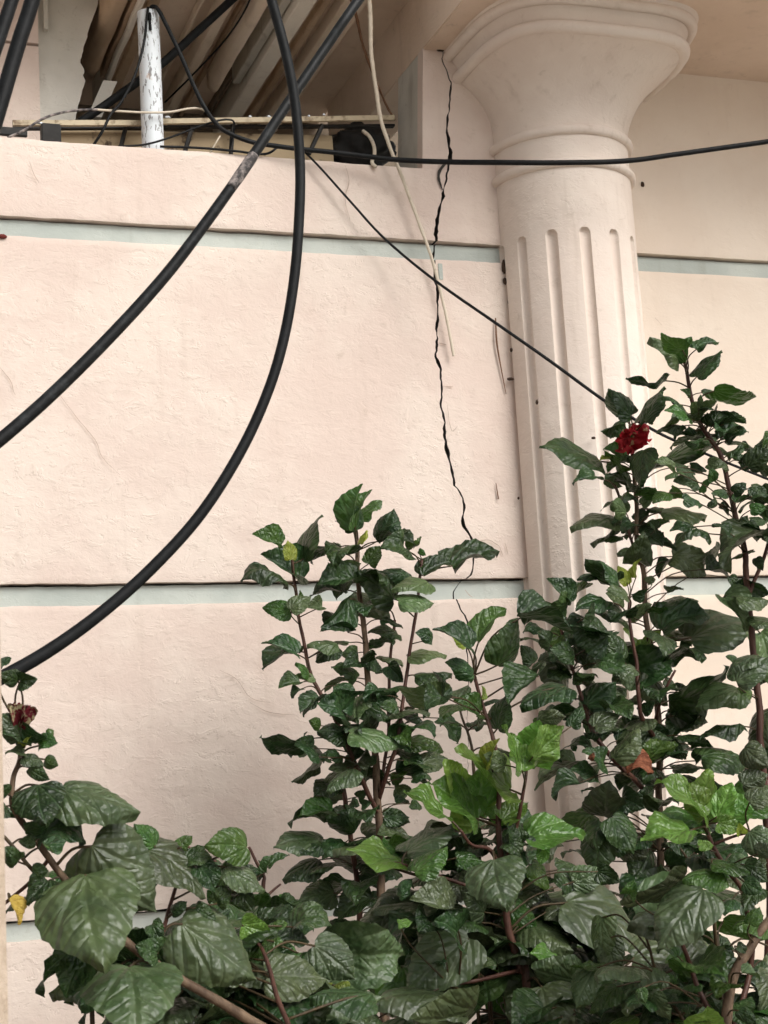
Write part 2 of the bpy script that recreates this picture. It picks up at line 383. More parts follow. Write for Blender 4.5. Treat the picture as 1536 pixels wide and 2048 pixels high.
# grey return of the pilaster
V, F = box_vf(0, 1, 0, 1, 0, 1)
ret = []
for (x, y, z) in V:
    zz = Z_PAR - 0.01 + z * (Z_SOF - Z_PAR + 0.01)
    ex = pl0.x + (pl1.x - pl0.x) * (zz - Z_PAR) / (Z_SOF - Z_PAR)
    ret.append((ex + 0.002 + x * 0.06, 0.052 + y * 0.19, zz))
mesh_obj('pilaster_return', ret, F, M['grey'], B)
V, F = box_vf(0, 1, 0, 1, 0, 1)
# small relief patch of grey-green paint beside the crack
pa, pb_ = at(873, 527), at(886, 560)
box('paint_patch', pa.x + 0.004, pb_.x, -0.004, 0.003, pb_.z, pa.z, M['groove'], B, 0.0015)

# column shaft with flutes
NA, TH0, TH1 = 560, -115.0, 115.0
FL = [-90 + 26.5 * k for k in range(8)]
fw = 4.6                        # half width of a flute, degrees
zft = at(1160, 452, -CR).z      # flute top
zs = [0.0, 1.0, 2.0, 2.6, 3.0] + [zft - 0.05 + 0.05 * i / 24 for i in range(25)] + [zft + 0.004, zft + 0.03, zft + 0.08, zft + 0.15, 3.80]
Vc = []; Fc = []
hw = CR * R_(fw)
for z in zs:
    for i in range(NA + 1):
        th = TH0 + (TH1 - TH0) * i / NA
        r = CR
        for f0 in FL:
            dd = abs(th - f0)
            if dd < fw and z <= zft + 1e-6:
                w = 1.0
                if z > zft - hw: w = math.sqrt(max(0, 1 - ((z - (zft - hw)) / hw) ** 2))
                e = dd / fw
                if w > 0 and e < w: r = CR - 0.017 * math.sqrt(max(0, 1 - (e / w) ** 2)) * min(1, 0.35 + w)
        r += 0.0015 * noise.noise(Vector((th * 0.06, z * 4, 3.3)))
        Vc.append((CX + r * math.sin(R_(th)), -r * math.cos(R_(th)), z))
for a in range(len(zs) - 1):
    for i in range(NA):
        k = a * (NA + 1) + i; Fc.append((k, k + 1, k + NA + 2, k + NA + 1))
shaft = mesh_obj('column', Vc, Fc, M['column'], B, smooth=True)
shaft.data.set_sharp_from_angle(angle=R_(38))

def rsq(th, a, b, n):
    """rounded-rectangle plan: half width a along X, projection b along -Y; th degrees from -Y"""
    s, c = math.sin(R_(th)), math.cos(R_(th))
    return (abs(s / a) ** n + abs(c / b) ** n) ** (-1.0 / n)
def loft(name, rings, mat, parent, n=150, t0=-118, t1=118, wob=0.0012):
    V = []; F = []
    for (z, a, b, e) in rings:
        for i in range(n + 1):
            th = t0 + (t1 - t0) * i / n; r = rsq(th, a, b, e) + wob * noise.noise(Vector((th * 0.05, z * 12, 8)))
            V.append((CX + r * math.sin(R_(th)), -r * math.cos(R_(th)), z + wob * noise.noise(Vector((th * .09, 4, 2)))))
    for a in range(len(rings) - 1):
        for i in range(n):
            k = a * (n + 1) + i; F.append((k, k + 1, k + n + 2, k + n + 1))
    return mesh_obj(name, V, F, mat, parent, smooth=True)
def torus(z, a, b, e, r, k=16, ry=None):
    ry = ry or r
    return [(z + ry * math.sin(t), a + r * math.cos(t), b + r * math.cos(t), e) for t in [-math.pi + 2 * math.pi * i / k for i in range(k + 1)]]
zr1 = at(1262, 362, -0.10).z; zr2 = at(1262, 300, -0.10).z
loft('neck_ring', torus(zr1, CR + 0.002, CR + 0.002, 2, 0.016), M['column'], shaft)
loft('neck_ring', torus(zr2, CR + 0.002, CR + 0.002, 2, 0.016), M['column'], shaft)
ZA = at(915, 165).z                     # abacus roll
AW, AB = 0.335, 0.43
bell = []
zb0 = zr2 + 0.012
for i in range(17):
    u = i / 16; z = zb0 + (ZA - zb0) * u
    s = u ** 2.9
    bell.append((z, CR + (AW - CR) * s, CR + (AB - CR) * s, 2 + 1.9 * min(1, u * 1.15) ** 1.5))
bell += [(ZA + 0.004, AW + 0.006, AB + 0.006, 3.9), (ZA + 0.012, AW + 0.012, AB + 0.012, 3.9)]
cap = loft('capital', bell, M['column'], B)
loft('capital_roll', torus(ZA + 0.012, AW + 0.006, AB + 0.006, 3.9, 0.020), M['column'], cap)
loft('capital_fascia', [(ZA + 0.02, AW + 0.004, AB + 0.004, 3.9), (ZA + 0.045, AW + 0.004, AB + 0.004, 3.9), (ZA + 0.062, AW + 0.014, AB + 0.014, 3.9), (ZA + 0.078, AW + 0.030, AB + 0.034, 3.9), (ZA + 0.088, AW + 0.042, AB + 0.046, 3.9)], M['column'], cap)
loft('capital_roll', torus(ZA + 0.086, AW + 0.032, AB + 0.036, 3.9, 0.018), M['column'], cap)
loft('capital_fascia', [(ZA + 0.095, AW + 0.04, AB + 0.045, 4.2), (ZA + 0.12, AW + 0.055, AB + 0.065, 4.2), (Z_SOF + 0.04, AW + 0.075, AB + 0.085, 4.2)], M['column'], cap)

# soffit right of the capital, beam by the pilaster, recessed ceiling on the left
YF = -0.66
box('soffit', CX - 0.30, XR, YF, 0.10, Z_SOF, Z_SOF + 0.18, M['soffit'], B)
bx0 = pl1.x
box('beam', bx0, CX - 0.302, YF - 0.02, 1.0, Z_SOF - 0.004, Z_SOF + 0.36, M['soffit'], B, 0.004)
xc0 = at_z(150, 120, Z_CEIL).x
YL = -0.14
box('ceiling', at_z(140, 60, Z_CEIL).x - 0.12, bx0 + 0.01, YL, 1.15, Z_CEIL, Z_CEIL + 0.15, M['soffit'], B)
box('fascia', bx0 + 0.002, XR, YF - 0.10, YF - 0.022, Z_SOF - 0.0, Z_CEIL + 0.5, M['cream'], B)
box('fascia', XL, bx0 - 0.001, YL - 0.08, YL - 0.002, Z_CEIL - 0.004, Z_CEIL + 0.5, M['cream'], B)
box('ceiling', XL, at_z(140, 60, Z_CEIL).x - 0.122, YL, 1.15, Z_CEIL + 0.02, Z_CEIL + 0.17, M['soffit'], B)
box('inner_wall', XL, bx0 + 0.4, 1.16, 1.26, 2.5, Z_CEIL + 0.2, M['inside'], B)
box('inner_floor', XL, bx0 + 0.4, 0.222, 1.158, 3.30, 3.36, M['grey'], B)
def rib(x_at_110, wpx, drop, mat, y0=YL, y1=1.14, round_=False, ypx=110, tilt=0.0, h=None):
    zb = Z_CEIL - drop
    xa = at_z(x_at_110 - wpx / 2, ypx, zb).x; xb = at_z(x_at_110 + wpx / 2, ypx, zb).x
    V = []; F = []
    ztop = Z_CEIL + 0.01 if h is None else zb + h
    if round_:
        prof = [(xa, ztop)] + [((xa + xb) / 2 - (xb - xa) / 2 * math.cos(math.pi * i / 10), zb + (xb - xa) / 2 - (xb - xa) / 2 * math.sin(math.pi * i / 10)) for i in range(11)] + [(xb, ztop)]
    else: prof = [(xa, ztop), (xa, zb + 0.004), (xa + 0.004, zb), (xb - 0.004, zb), (xb, zb + 0.004), (xb, ztop)]
    ny = 30
    for i in range(ny + 1):
        y = y0 + (y1 - y0) * i / ny
        for (x, z) in prof:
            V.append((x + tilt * (y - y0) + 0.003 * noise.noise(Vector((x * 5, y * 9, 1))), y, z + 0.003 * noise.noise(Vector((x * 5, y * 7, 4)))))
    n = len(prof)
    for i in range(ny):
        for j in range(n - 1): k = i * n + j; F.append((k, k + 1, k + n + 1, k + n))
    F.append(list(range(n))[::-1]); F.append([ny * n + j for j in range(n)])
    o = mesh_obj('ceiling_rib', V, F, mat, B, smooth=round_)
    return o
ycut = at_z(190, 150, Z_CEIL - 0.10).y
M['brownpaint'] = plaster('weathered_brown_paint', (0.40, 0.285, 0.19), (0.55, 0.41, 0.29), dirt=(0.16, 0.11, 0.08), rough_relief=0.5, dirt_amt=0.5)
M['tan'] = plaster('tan_plaster', (0.70, 0.57, 0.445), (0.77, 0.65, 0.53), rough_relief=0.5, dirt_amt=0.3)
rib(197, 40, 0.10, M['brownpaint'], y1=ycut, round_=True)
rib(224, 9, 0.085, M['brownpaint'], y1=ycut + 0.05)
rib(238, 12, 0.10, M['soffit_pale'], y1=0.95)
rib(262, 22, 0.02, M['brownpaint'])
rib(352, 6, 0.03, M['tan'])
rib(402, 22, 0.06, M['tan'])
rib(430, 10, 0.02, M['brownpaint'])
rib(470, 24, 0.10, M['tan'], y1=0.72, round_=True)
rib(490, 9, 0.03, M['inside'])  # dark strip standing in for the shaded gap between ribs
rib(508, 18, 0.07, M['grey'], y1=0.70)
rib(548, 34, 0.10, M['soffit_pale'])
rib(585, 14, 0.03, M['brownpaint'])
rib(640, 46, 0.05, M['tan'])
# pier and torn grey plaster panel on the left
pr = at(80, 200, 0.28).x
zgp = at(40, 85, 0.28).z
panel('pier', Z_PAR - 0.1, zgp - 0.006, XL, pr, M['pink'], yf=0.28, th=0.08, seed=51)
panel('pier', zgp + 0.004, Z_CEIL + 0.3, XL, pr, M['pink'], yf=0.28, th=0.08, seed=52)
box('pier_core', XL, pr - 0.002, 0.305, 0.40, Z_PAR - 0.1, Z_CEIL + 0.3, M['grey'], B)
edge_px = [(150, 262), (150, 238), (162, 190), (170, 165), (166, 150), (168, 140), (160, 125), (163, 110), (172, 80), (180, 50), (192, 20), (200, -10), (215, -60)]
ez = np.array([at(x, y, 0.3).z for x, y in edge_px]); ex_ = np.array([at(x, y, 0.3).x for x, y in edge_px])
panel('grey_panel', Z_PAR - 0.1, Z_CEIL + 0.2, pr + 0.002, lambda z: float(np.interp(z, ez, ex_)) + 0.004 * noise.noise(Vector((1, 1, z * 60))), M['grey'], yf=0.297, th=0.06, seed=61, step=0.012)
a, b = at(87, 60, 0.285), at(95, 60, 0.285)
box('trim_strip', a.x, b.x, 0.27, 0.29, at(90, 62, 0.285).z, Z_CEIL + 0.2, M['grey'], B)
# grey broken block under the first rib
a = at(165, 225, 0.34); b = at(198, 165, 0.34)
V, F = box_vf(0, 1, 0, 1, 0, 1)
V2 = [(a.x + 0.012 + x * 0.045 + z * 0.055, 0.32 + y * 0.1, a.z - 0.02 + z * (b.z - a.z + 0.02)) for x, y, z in V]
mesh_obj('broken_block', V2, F, M['grey'], B)

# hairline cracks, dark specks and holes painted dark on the wall
def ribbon(name, pts, wpx, mat, Y=-0.0062, parent=B):
    P = catmull([at(x, y, Y) for x, y in pts], 5); V = []; F = []; n = len(P)
    for i, p in enumerate(P):
        t = (P[min(i + 1, n - 1)] - P[max(0, i - 1)]).normalized(); s = Vector((-t.z, 0, t.x))
        w = wpx * px_m(0) * 0.5 * (0.35 + 0.65 * math.sin(math.pi * (i + 0.6) / (n + 0.2))) * (1 + 0.5 * noise.noise(p * 80))
        j = Vector((0.002 * noise.noise(p * 50), 0, 0.002 * noise.noise(p * 50 + Vector((5, 5, 5)))))
        V += [p + j + s * w, p + j - s * w]
    for i in range(n - 1): F.append((2 * i, 2 * i + 1, 2 * i + 3, 2 * i + 2))
    return mesh_obj(name, V, F, mat, parent)
for pts, w in (([(902, 318), (888, 330), (878, 345), (879, 362), (886, 380)], 6),
               ([(953, 1084), (975, 1080), (992, 1088), (1000, 1096)], 3), ([(1000, 1096), (1006, 1112)], 2.5),
               ([(930, 1180), (938, 1190), (946, 1194)], 3), ([(878, 686), (893, 690)], 4), ([(886, 772), (900, 774), (906, 772)], 3),
               ([(895, 810), (899, 845), (905, 862), (915, 852)], 2.2), ([(60, 325), (66, 345), (78, 365)], 2.5),
               ([(690, 330), (698, 360), (690, 400), (700, 440)], 2), ([(440, 1340), (475, 1360), (500, 1395), (540, 1405)], 2.0),
               ([(500, 1405), (540, 1425), (590, 1430)], 2), ([(112, 780), (150, 830), (190, 880), (205, 915), (240, 950)], 2.0),
               ([(0, 735), (20, 760), (30, 790)], 2), ([(1310, 635), (1324, 650)], 2), ([(1300, 868), (1306, 880)], 2), ([(1010, 1085), (1016, 1110)], 2)):
    ribbon('hairline_crack', pts, w if w > 5 else w * 0.5, M['core'] if w > 5 else M['hair'])
def blob(name, x, y, Y, sx, sz, mat, parent, dy=0.006, sd=0):
    c = at(x, y, Y); k = px_m(Y); V = []; F = []
    nu, nv = 10, 6
    for i in range(nv + 1):
        ph = -math.pi / 2 + math.pi * i / nv
        for j in range(nu):
            th = 2 * math.pi * j / nu; r = 1 + 0.35 * noise.noise(Vector((math.cos(th) * 1.4 + sd, math.sin(th) * 1.4, ph + sd)))
            V.append((c.x + sx * k * 0.5 * r * math.cos(ph) * math.cos(th), c.y + dy * math.sin(ph), c.z + sz * k * 0.5 * r * math.cos(ph) * math.sin(th)))
    for i in range(nv):
        for j in range(nu): F.append((i * nu + j, i * nu + (j + 1) % nu, (i + 1) * nu + (j + 1) % nu, (i + 1) * nu + j))
    return mesh_obj(name, V, F, mat, parent, smooth=True)
for i, (x, y, sx, sz, Y) in enumerate([(1008, 534, 10, 30, -0.006), (1010, 562, 9, 16, -0.006), (1018, 604, 5, 16, -0.01), (1023, 700, 6, 9, -0.02), (1021, 758, 16, 7, -0.02), (1074, 804, 6, 11, -0.19), (1187, 876, 9, 6, -0.236),
                                   (996, 232, 6, 14, -0.004), (1285, 369, 9, 12, -0.002), (880, 98, 22, 12, -0.003), (1037, 996, 4, 7, -0.02)]):
    blob('hole_speck', x, y, Y, sx, sz, M['holespeck'], B, sd=i * 3.1)  # dark blobs: specks, and shade painted in for small wall holes
blob('paint_chip', 3, 473, -0.003, 26, 9, M['red'], B)

# ------------------------------------------------------------------ things on and above the parapet
def cable(name, pts, wpx, mat, label, cat='cable', group=None, k=10, n=8, tagit=True, wob=0.0):
    P3 = [at(x, y, Y) for x, y, Y in pts]
    P = catmull(P3, n)
    Ys = [p.y for p in P]
    if hasattr(wpx, '__len__'):
        ws = np.interp(np.linspace(0, 1, len(P)), np.linspace(0, 1, len(wpx)), wpx)
    else: ws = [wpx] * len(P)
    rad = [0.5 * w * px_m(y) for w, y in zip(ws, Ys)]
    o = tube(name, P, rad, mat, None, k, wob)
    if tagit: tag(o, label, cat, group)
    return o
# pole
pp = [at(310, 345, 0.075), at(306, 290, 0.07), at(301, 150, 0.062), at(296, 26, 0.055), at(296, 24, 0.055)]
pr_ = 22 * px_m(0.06)
V, F = tube_vf(catmull(pp[:4], 6), pr_, 24)
pole = mesh_obj('metal_pole', V, F, M['pipe'], None, smooth=True); pole.data.set_sharp_from_angle(angle=R_(40))
tag(pole, 'short white painted metal pole with chipped paint behind the parapet', 'pole')
# steel angle frame
fr = empty('steel_frame', at(400, 300, 0.15), 'rusty steel angle frame lying behind the parapet', 'frame')
def bar(name, p0, p1, hpx, depth, mat, parent):
    a, b = at(*p0), at(*p1); h = hpx * px_m(0.12); V = []
    for q in (a, b):
        V += [(q.x, q.y, q.z), (q.x, q.y + depth, q.z), (q.x, q.y + depth, q.z + h), (q.x, q.y, q.z + h * 0.8)]
    F = [(0, 4, 7, 3), (3, 7, 6, 2), (0, 1, 5, 4), (1, 2, 6, 5), (0, 3, 2, 1), (4, 5, 6, 7)]
    return mesh_obj(name, V, F, mat, parent)
bar('top_bar', (26, 250, 0.13), (283, 250, 0.12), 13, 0.012, M['steel'], fr)
bar('top_bar', (322, 247, 0.14), (790, 239, 0.14), 13, 0.012, M['steel'], fr)
bar('gap_shade_bar', (26, 257, 0.17), (790, 252, 0.17), 6, 0.02, M['black'], fr)  # black bar added for the dark gap under the top bar
bar('back_sheet', (120, 320, 0.20), (668, 330, 0.20), 66, 0.004, M['sheet'], fr)
for x0, x1 in ((238, 252), (368, 386), (618, 645), (462, 466)):
    V, F = tube_vf([at(x0, 308, 0.16), at(x1, 250, 0.16)], 5.0 * px_m(0.1), 5); mesh_obj('strut', V, F, M['black'], fr)
for x, y, s in ((80, 246, 14), (335, 234, 12), (538, 233, 9), (618, 232, 6), (500, 233, 7), (648, 229, 6), (245, 243, 8)):
    blob('paint_drip', x, y, 0.127, s, 5, M['pipe'], fr, 0.003, x)
jb = box('junction_box', at(82, 270, 0.1).x, at(121, 270, 0.1).x, 0.085, 0.12, at(100, 292, 0.1).z, at(100, 250, 0.1).z, M['black'], None, 0.003)
tag(jb, 'small black box hanging under the steel bar near the left pier', 'box')
a, b = at(-60, 268, 0.09), at(54, 246, 0.09)
fb = box('flat_bar', a.x, b.x, 0.085, 0.10, a.z + 0.005, a.z + 0.03, M['black'], None, 0.002)
tag(fb, 'short black flat bar lying on the parapet at the left edge', 'bar')
# black lump added to stand for the darkness of the opening
bm = bmesh.new(); bmesh.ops.create_icosphere(bm, subdivisions=4, radius=1.0)
c = at(722, 300, 0.36)
for v in bm.verts:
    q = v.co.copy(); d = 1 + 0.28 * noise.noise(q * 2.1) + 0.12 * noise.noise(q * 6)
    v.co = Vector((c.x + q.x * 0.115 * d, c.y + q.y * 0.08 * d, c.z + q.z * 0.085 * d))
me = bpy.data.meshes.new('gap_dark_filler'); bm.to_mesh(me); bm.free(); me.materials.append(M['black']); me.shade_smooth()
o = bpy.data.objects.new('gap_dark_filler', me); COL.objects.link(o)
tag(o, 'lumpy black filler added for the darkness of the gap beside the pilaster', 'filler')

# cables
RB, RD, WW = M['rubber'], M['rubber_dust'], M['white_wire']
A = [(1400, -900, -1.9), (1000, -385, -2.0), (860, -195, -2.1), (720, -4, -2.2), (650, 97, -2.2), (570, 215, -2.2), (490, 335, -2.2), (410, 448, -2.2), (330, 552, -2.2), (230, 663, -2.2), (110, 783, -2.2), (0, 880, -2.2), (-150, 1000, -2.2), (-420, 1190, -2.2)]
ca = cable('thick_cable', A, [21, 21, 21, 22, 24, 25, 25], RD, 'thick black cable running straight and diagonal with a worn grey patch', group='thick cables near the camera', k=14)
P = catmull([at(508, 309, -2.2005), at(497, 325, -2.2005), at(480, 350, -2.2005), at(462, 376, -2.2005)], 6)
wp = tube('worn_patch', P, [0.5 * px_m(-2.2) * w for w in np.interp(np.linspace(0, 1, len(P)), [0, .2, .7, 1], [21, 23.2, 23.8, 22])], M['worn'], ca, 14)
Bc = [(330, -700, -2.0), (470, -260, -2.3), (520, -90, -2.4), (543, 0, -2.4), (570, 100, -2.4), (590, 205, -2.4), (600, 330, -2.4), (598, 440, -2.4), (588, 560, -2.4), (567, 680, -2.4), (534, 788, -2.4), (480, 905, -2.4), (400, 1030, -2.4), (300, 1140, -2.4), (200, 1228, -2.4), (100, 1300, -2.4), (0, 1357, -2.4), (-150, 1430, -2.4), (-450, 1540, -2.4)]
cable('thick_cable', Bc, [20, 21, 21, 21, 21, 23, 26, 28], RB, 'thick black cable hanging in a wide curved loop over the wall', group='thick cables near the camera', k=14)
cable('thick_cable', [(240, -700, -2.9), (125, -220, -2.9), (66, -4, -2.9), (36, 90, -2.9), (2, 205, -2.9), (-60, 420, -2.9), (-150, 800, -2.9)], 30, RB, 'blurred black cable crossing the top left corner, the right one of two', group='thick cables near the camera', k=14)
cable('thick_cable', [(210, -700, -3.0), (90, -200, -3.0), (24, 0, -3.0), (0, 72, -3.0), (-60, 250, -3.0), (-160, 600, -3.0)], 26, RB, 'blurred black cable at the very top left corner, the left one of two', group='thick cables near the camera', k=14)
cable('service_cable', [(640, -170, -0.35), (540, -75, -0.10), (463, 0, 0.10), (400, 58, 0.14), (330, 122, 0.17), (250, 182, 0.2), (180, 231, 0.22), (130, 262, 0.24)], 17, RB, 'black cable sloping behind the white pole towards the ceiling')
cable('power_cable', [(299, 40, 0.02), (300, 20, 0.03), (306, 13, 0.02), (318, 22, 0.015), (345, 75, 0.015), (365, 118, 0.01), (385, 165, 0.01), (405, 207, 0.0), (425, 238, -0.01), (450, 262, -0.02), (500, 283, -0.03), (545, 291, -0.03), (600, 298, -0.04), (660, 304, -0.05), (720, 311, -0.06), (800, 320, -0.09), (900, 324, -0.16), (1000, 325, -0.26), (1120, 325.5, -0.33), (1250, 322, -0.38), (1350, 309, -0.42), (1450, 295, -0.46), (1536, 283, -0.5), (1750, 250, -0.6), (2400, 150, -0.9)], [8, 8.5, 9, 10, 11, 12, 12, 12], RB, 'black cable draped over the pole top, then level across the column')
cable('thin_wire', [(301, 60, 0.02), (297, 18, 0.028), (294, 30, 0.018), (288, 85, 0.015), (270, 150, 0.01), (243, 203, 0.01), (222, 228, 0.01), (205, 262, 0.01), (186, 292, 0.03)], 6, RB, 'thin black wire dropping from the pole top to the parapet', 'wire', k=6)
cable('thin_wire', [(590, 290, -0.02), (604, 299, -0.03), (640, 335, -0.03), (700, 402, -0.04), (770, 478, -0.06), (870, 561, -0.14), (1000, 652, -0.3), (1100, 722, -0.34), (1210, 802, -0.36), (1298, 855, -0.4), (1363, 887, -0.42), (1533, 957, -0.46), (1800, 1060, -0.5)], [4.5, 4.5, 5, 6, 7, 7, 6, 6], RB, 'thin black wire running diagonally down across the column into the leaves', 'wire', k=6)
cable('white_wire', [(735, -75, -0.12), (738, -20, -0.11), (741, 40, -0.10), (742, 98, -0.09), (747, 145, -0.08), (753, 185, -0.07), (762, 240, -0.06), (782, 300, -0.05), (805, 357, -0.045), (840, 452, -0.04), (865, 522, -0.035), (890, 622, -0.03), (905, 700, -0.025), (907, 712, -0.025)], [9, 9, 9, 9, 8, 7, 6, 6], WW, 'stiff cream wire hanging down in front of the cracked wall', 'wire', k=7, wob=0.25)
cable('thin_wire', [(15, 275, 0.03), (45, 262, 0.02), (85, 238, 0.02), (120, 226, 0.02), (160, 220, 0.02), (195, 219, 0.02)], [5, 5, 5], M['worn'], 'grey worn wire rising over the bar left of the pole', 'wire', k=6)
cable('white_wire', [(190, 219, 0.02), (230, 222, 0.02), (290, 225, 0.015), (340, 224, 0.015), (380, 217, 0.015), (405, 219, 0.015), (425, 236, 0.0)], 4.5, WW, 'cream wire stretched level in front of the white pole', 'wire', k=6)
cable('thin_wire', [(236, 293, 0.02), (290, 289, 0.015), (340, 275, 0.01), (390, 256, 0.01), (430, 243, 0.01), (455, 239, 0.01), (468, 245, 0.02), (466, 270, 0.04), (460, 296, 0.06)], 4.2, RB, 'thin black wire looping along the bar right of the pole', 'wire', k=6)
cable('thin_wire', [(320, 293, 0.01), (400, 296, 0.0), (470, 302, -0.01), (530, 308, -0.01), (560, 291, 0.0)], 5, RB, 'black wire lying along the parapet edge right of the pole', 'wire', k=6)
cable('white_wire', [(420, 306, 0.0), (428, 292, 0.02), (440, 272, 0.04)], 3.5, WW, 'short cream wire end poking up at the parapet edge', 'wire', k=5)
cable('white_wire', [(726, 262, 0.16), (738, 272, 0.14), (747, 290, 0.1), (749, 308, 0.06), (744, 325, 0.0), (752, 334, -0.012)], 8, WW, 'bent cream hose end beside the dark gap', 'hose', k=7)
cable('dry_vine', [(690, -40, -0.05), (712, 30, 0.02), (722, 75, 0.08), (735, 120, 0.12), (755, 170, 0.18), (775, 215, 0.2), (790, 240, 0.2)], [7, 6, 5, 5], M['twig'], 'brown dry vine hanging behind the cream wire', 'vine', k=6, wob=0.4)
cable('thin_wire', [(510, -30, 0.02), (490, 20, 0.1), (450, 80, 0.2), (390, 145, 0.4), (330, 205, 0.55)], 4.0, RB, 'thin black wire stretched along the ribbed ceiling', 'wire', k=5)
cable('dry_twig', [(991, 636, -0.008), (993, 680, -0.012), (999, 720, -0.010), (1012, 788, -0.008)], [3, 4.5, 3.5, 1.5], M['twig'], 'longer dry brown twig stuck to the wall beside the column', 'twig', k=5)
cable('dry_twig', [(992, 966, -0.008), (997, 998, -0.008)], [1.5, 3], M['twig'], 'tiny dry brown twig low on the wall beside the column', 'twig', k=5)

# near boundary wall at the left edge
e0 = at(11, 1760, -3.2)
nw = panel('boundary_wall', 0.0, 1.95, e0.x - 1.0, e0.x, M['concrete'], yf=-3.2, th=0.18, seed=77, step=0.02, edge=0.004, bulge=0.004, parent=None)
tag(nw, 'near rough cream wall edge at the far left bottom', 'wall')

# ------------------------------------------------------------------ leaves
TS = [0, .08, .18, .32, .47, .62, .77, .89, 1]; TX = [-.05, -.07, .03, .24, .46, .66, .83, .92, 1.0]; TY = [.10, .27, .40, .45, .41, .31, .175, .085, 0]
def make_leaf(name, rng, style, nS=18, nV=4):
    """unit-long blade, base at origin, along +X, upper face +Z; rows follow the side veins"""
    W0 = rng.uniform(0.40, 0.47); lobed = style == 'lobed'
    fold = {'flat': rng.uniform(0.0, 0.22), 'curl': rng.uniform(0.1, 0.5), 'fold': rng.uniform(0.55, 1.0), 'lobed': rng.uniform(0.05, 0.3), 'ruffle': rng.uniform(0.1, 0.45)}[style]
    kl = {'flat': rng.uniform(0.2, 1.0), 'curl': rng.uniform(0.7, 1.9), 'fold': rng.uniform(-0.2, 0.9), 'lobed': rng.uniform(-0.3, 0.5), 'ruffle': rng.uniform(-0.4, 0.8)}[style]
    kc = {'flat': rng.uniform(0.2, 1.5), 'curl': rng.uniform(1.0, 3.0) * rng.choice((1, 1, -0.5)), 'fold': rng.uniform(-0.6, 0.6), 'lobed': rng.uniform(-0.5, 0.5), 'ruffle': rng.uniform(-0.8, 0.8)}[style]
    tw = rng.uniform(-0.5, 0.5) if style != 'flat' else rng.uniform(-0.25, 0.25)
    q = {'flat': 0.003, 'curl': 0.006, 'fold': 0.004, 'lobed': 0.006, 'ruffle': 0.007}[style]
    wav = {'flat': 0.035, 'curl': 0.075, 'fold': 0.05, 'lobed': 0.06, 'ruffle': 0.068}[style]
    drp = {'flat': rng.uniform(0.03, 0.16), 'curl': rng.uniform(0, .12), 'fold': 0.0, 'lobed': rng.uniform(-0.05, 0.08), 'ruffle': 0.0}[style]
    so = rng.uniform(0, 100); bend = rng.uniform(-0.16, 0.16)
    V = []; UV = []; F = []
    cols = list(range(-nV, nV + 1))
    for i in range(nS + 1):
        s = i / nS
        xe = float(np.interp(s, TS, TX)); ye = float(np.interp(s, TS, TY)) * W0 / 0.44
        if 0 < i < nS: ye *= 1.0 + (0.028 if i % 2 else -0.022); xe += 0.008 if i % 2 else -0.004
        if style == 'ruffle': ye *= 1.08 + 0.10 * math.sin(s * 11 + W0 * 90)
        if lobed: ye *= 1 + 0.24 * math.cos(s * 8.0 + 0.4) * (1 - s)
        for j in cols:
            v = j / nV; a = abs(v); sg = 1 if v >= 0 else -1
            x = s + (xe - s) * (0.55 * a + 0.45 * a * a); y = sg * ye * a
            pl = (x, y); y += bend * (x * (1 - x)) * 1.2
            z = fold * abs(y) * 0.8 - drp * a ** 3 * (0.4 + 0.6 * s)
            z += q * (1 if i % 2 else -0.5) * math.sin(math.pi * min(1, a * 1.1)) * (1 if 0 < i < nS else 0)
            z += wav * a * a * math.sin(x * 9 + so + sg * 1.3) + wav * 1.1 * noise.noise(Vector((x * 3.0 + so, y * 3.4, 1.0))) + wav * 0.45 * noise.noise(Vector((x * 7.5 + so, y * 7.5, 5.0)))
            # curl across
            if abs(kc) > 1e-3:
                y, z = math.sin(kc * y) / kc - z * math.sin(kc * y) * 0.3, z - (1 - math.cos(kc * y)) / kc
            # twist
            c_, s_ = math.cos(tw * x), math.sin(tw * x); y, z = y * c_ - z * s_, y * s_ + z * c_
            # bend along
            if abs(kl) > 1e-3:
                th = kl * x; x, z = math.sin(th) / kl + z * math.sin(th), -(1 - math.cos(th)) / kl + z * math.cos(th)
            V.append(Vector((x, y, z))); UV.append(pl)
    n = len(cols)
    # rotate so that the base-to-tip chord is along X and unit long
    tip = V[nS * n + nV]
    a = math.atan2(tip.z, tip.x); Rm = Matrix.Rotation(a, 3, 'Y'); L = tip.length
    V = [Rm @ p / L for p in V]
    for i in range(nS):
        for j in range(n - 1):
            k = i * n + j
            if i == nS - 1: F.append((k, k + n, k + 1)) if False else F.append((k, k + 1, k + n + 1, k + n))
            else: F.append((k, k + 1, k + n + 1, k + n))
    F = [f[::-1] for f in F]
    me = bpy.data.meshes.new(name); me.from_pydata([tuple(p) for p in V], [], F)
    ul = me.uv_layers.new(name='leaf')
    for lp in me.loops: ul.data[lp.index].uv = UV[lp.vertex_index]
    me.shade_smooth(); me.materials.append(LM['d']); me.update()
    if me.polygons[len(me.polygons) // 2].normal.z < 0: me.flip_normals()
    me['hw'] = max(abs(p.y) for p in V)
    return me
rng = random.Random(11)
POOL = {st: [make_leaf('leaf', rng, st) for _ in range(n)] for st, n in (('flat', 9), ('curl', 12), ('fold', 7), ('lobed', 5), ('ruffle', 6))}
STYLE = {'d': ('curl', 'curl', 'curl', 'fold', 'flat'), 'k': ('fold', 'flat', 'curl', 'lobed'), 'g': ('lobed', 'ruffle', 'ruffle'), 'n': ('fold', 'flat'),
         'u': ('flat', 'fold', 'curl'), 'y': ('flat', 'flat', 'flat', 'curl'), 'b': ('curl',), 'l': ('fold',)}

def to_cam(p): return (Vector(CAM) - p).normalized()

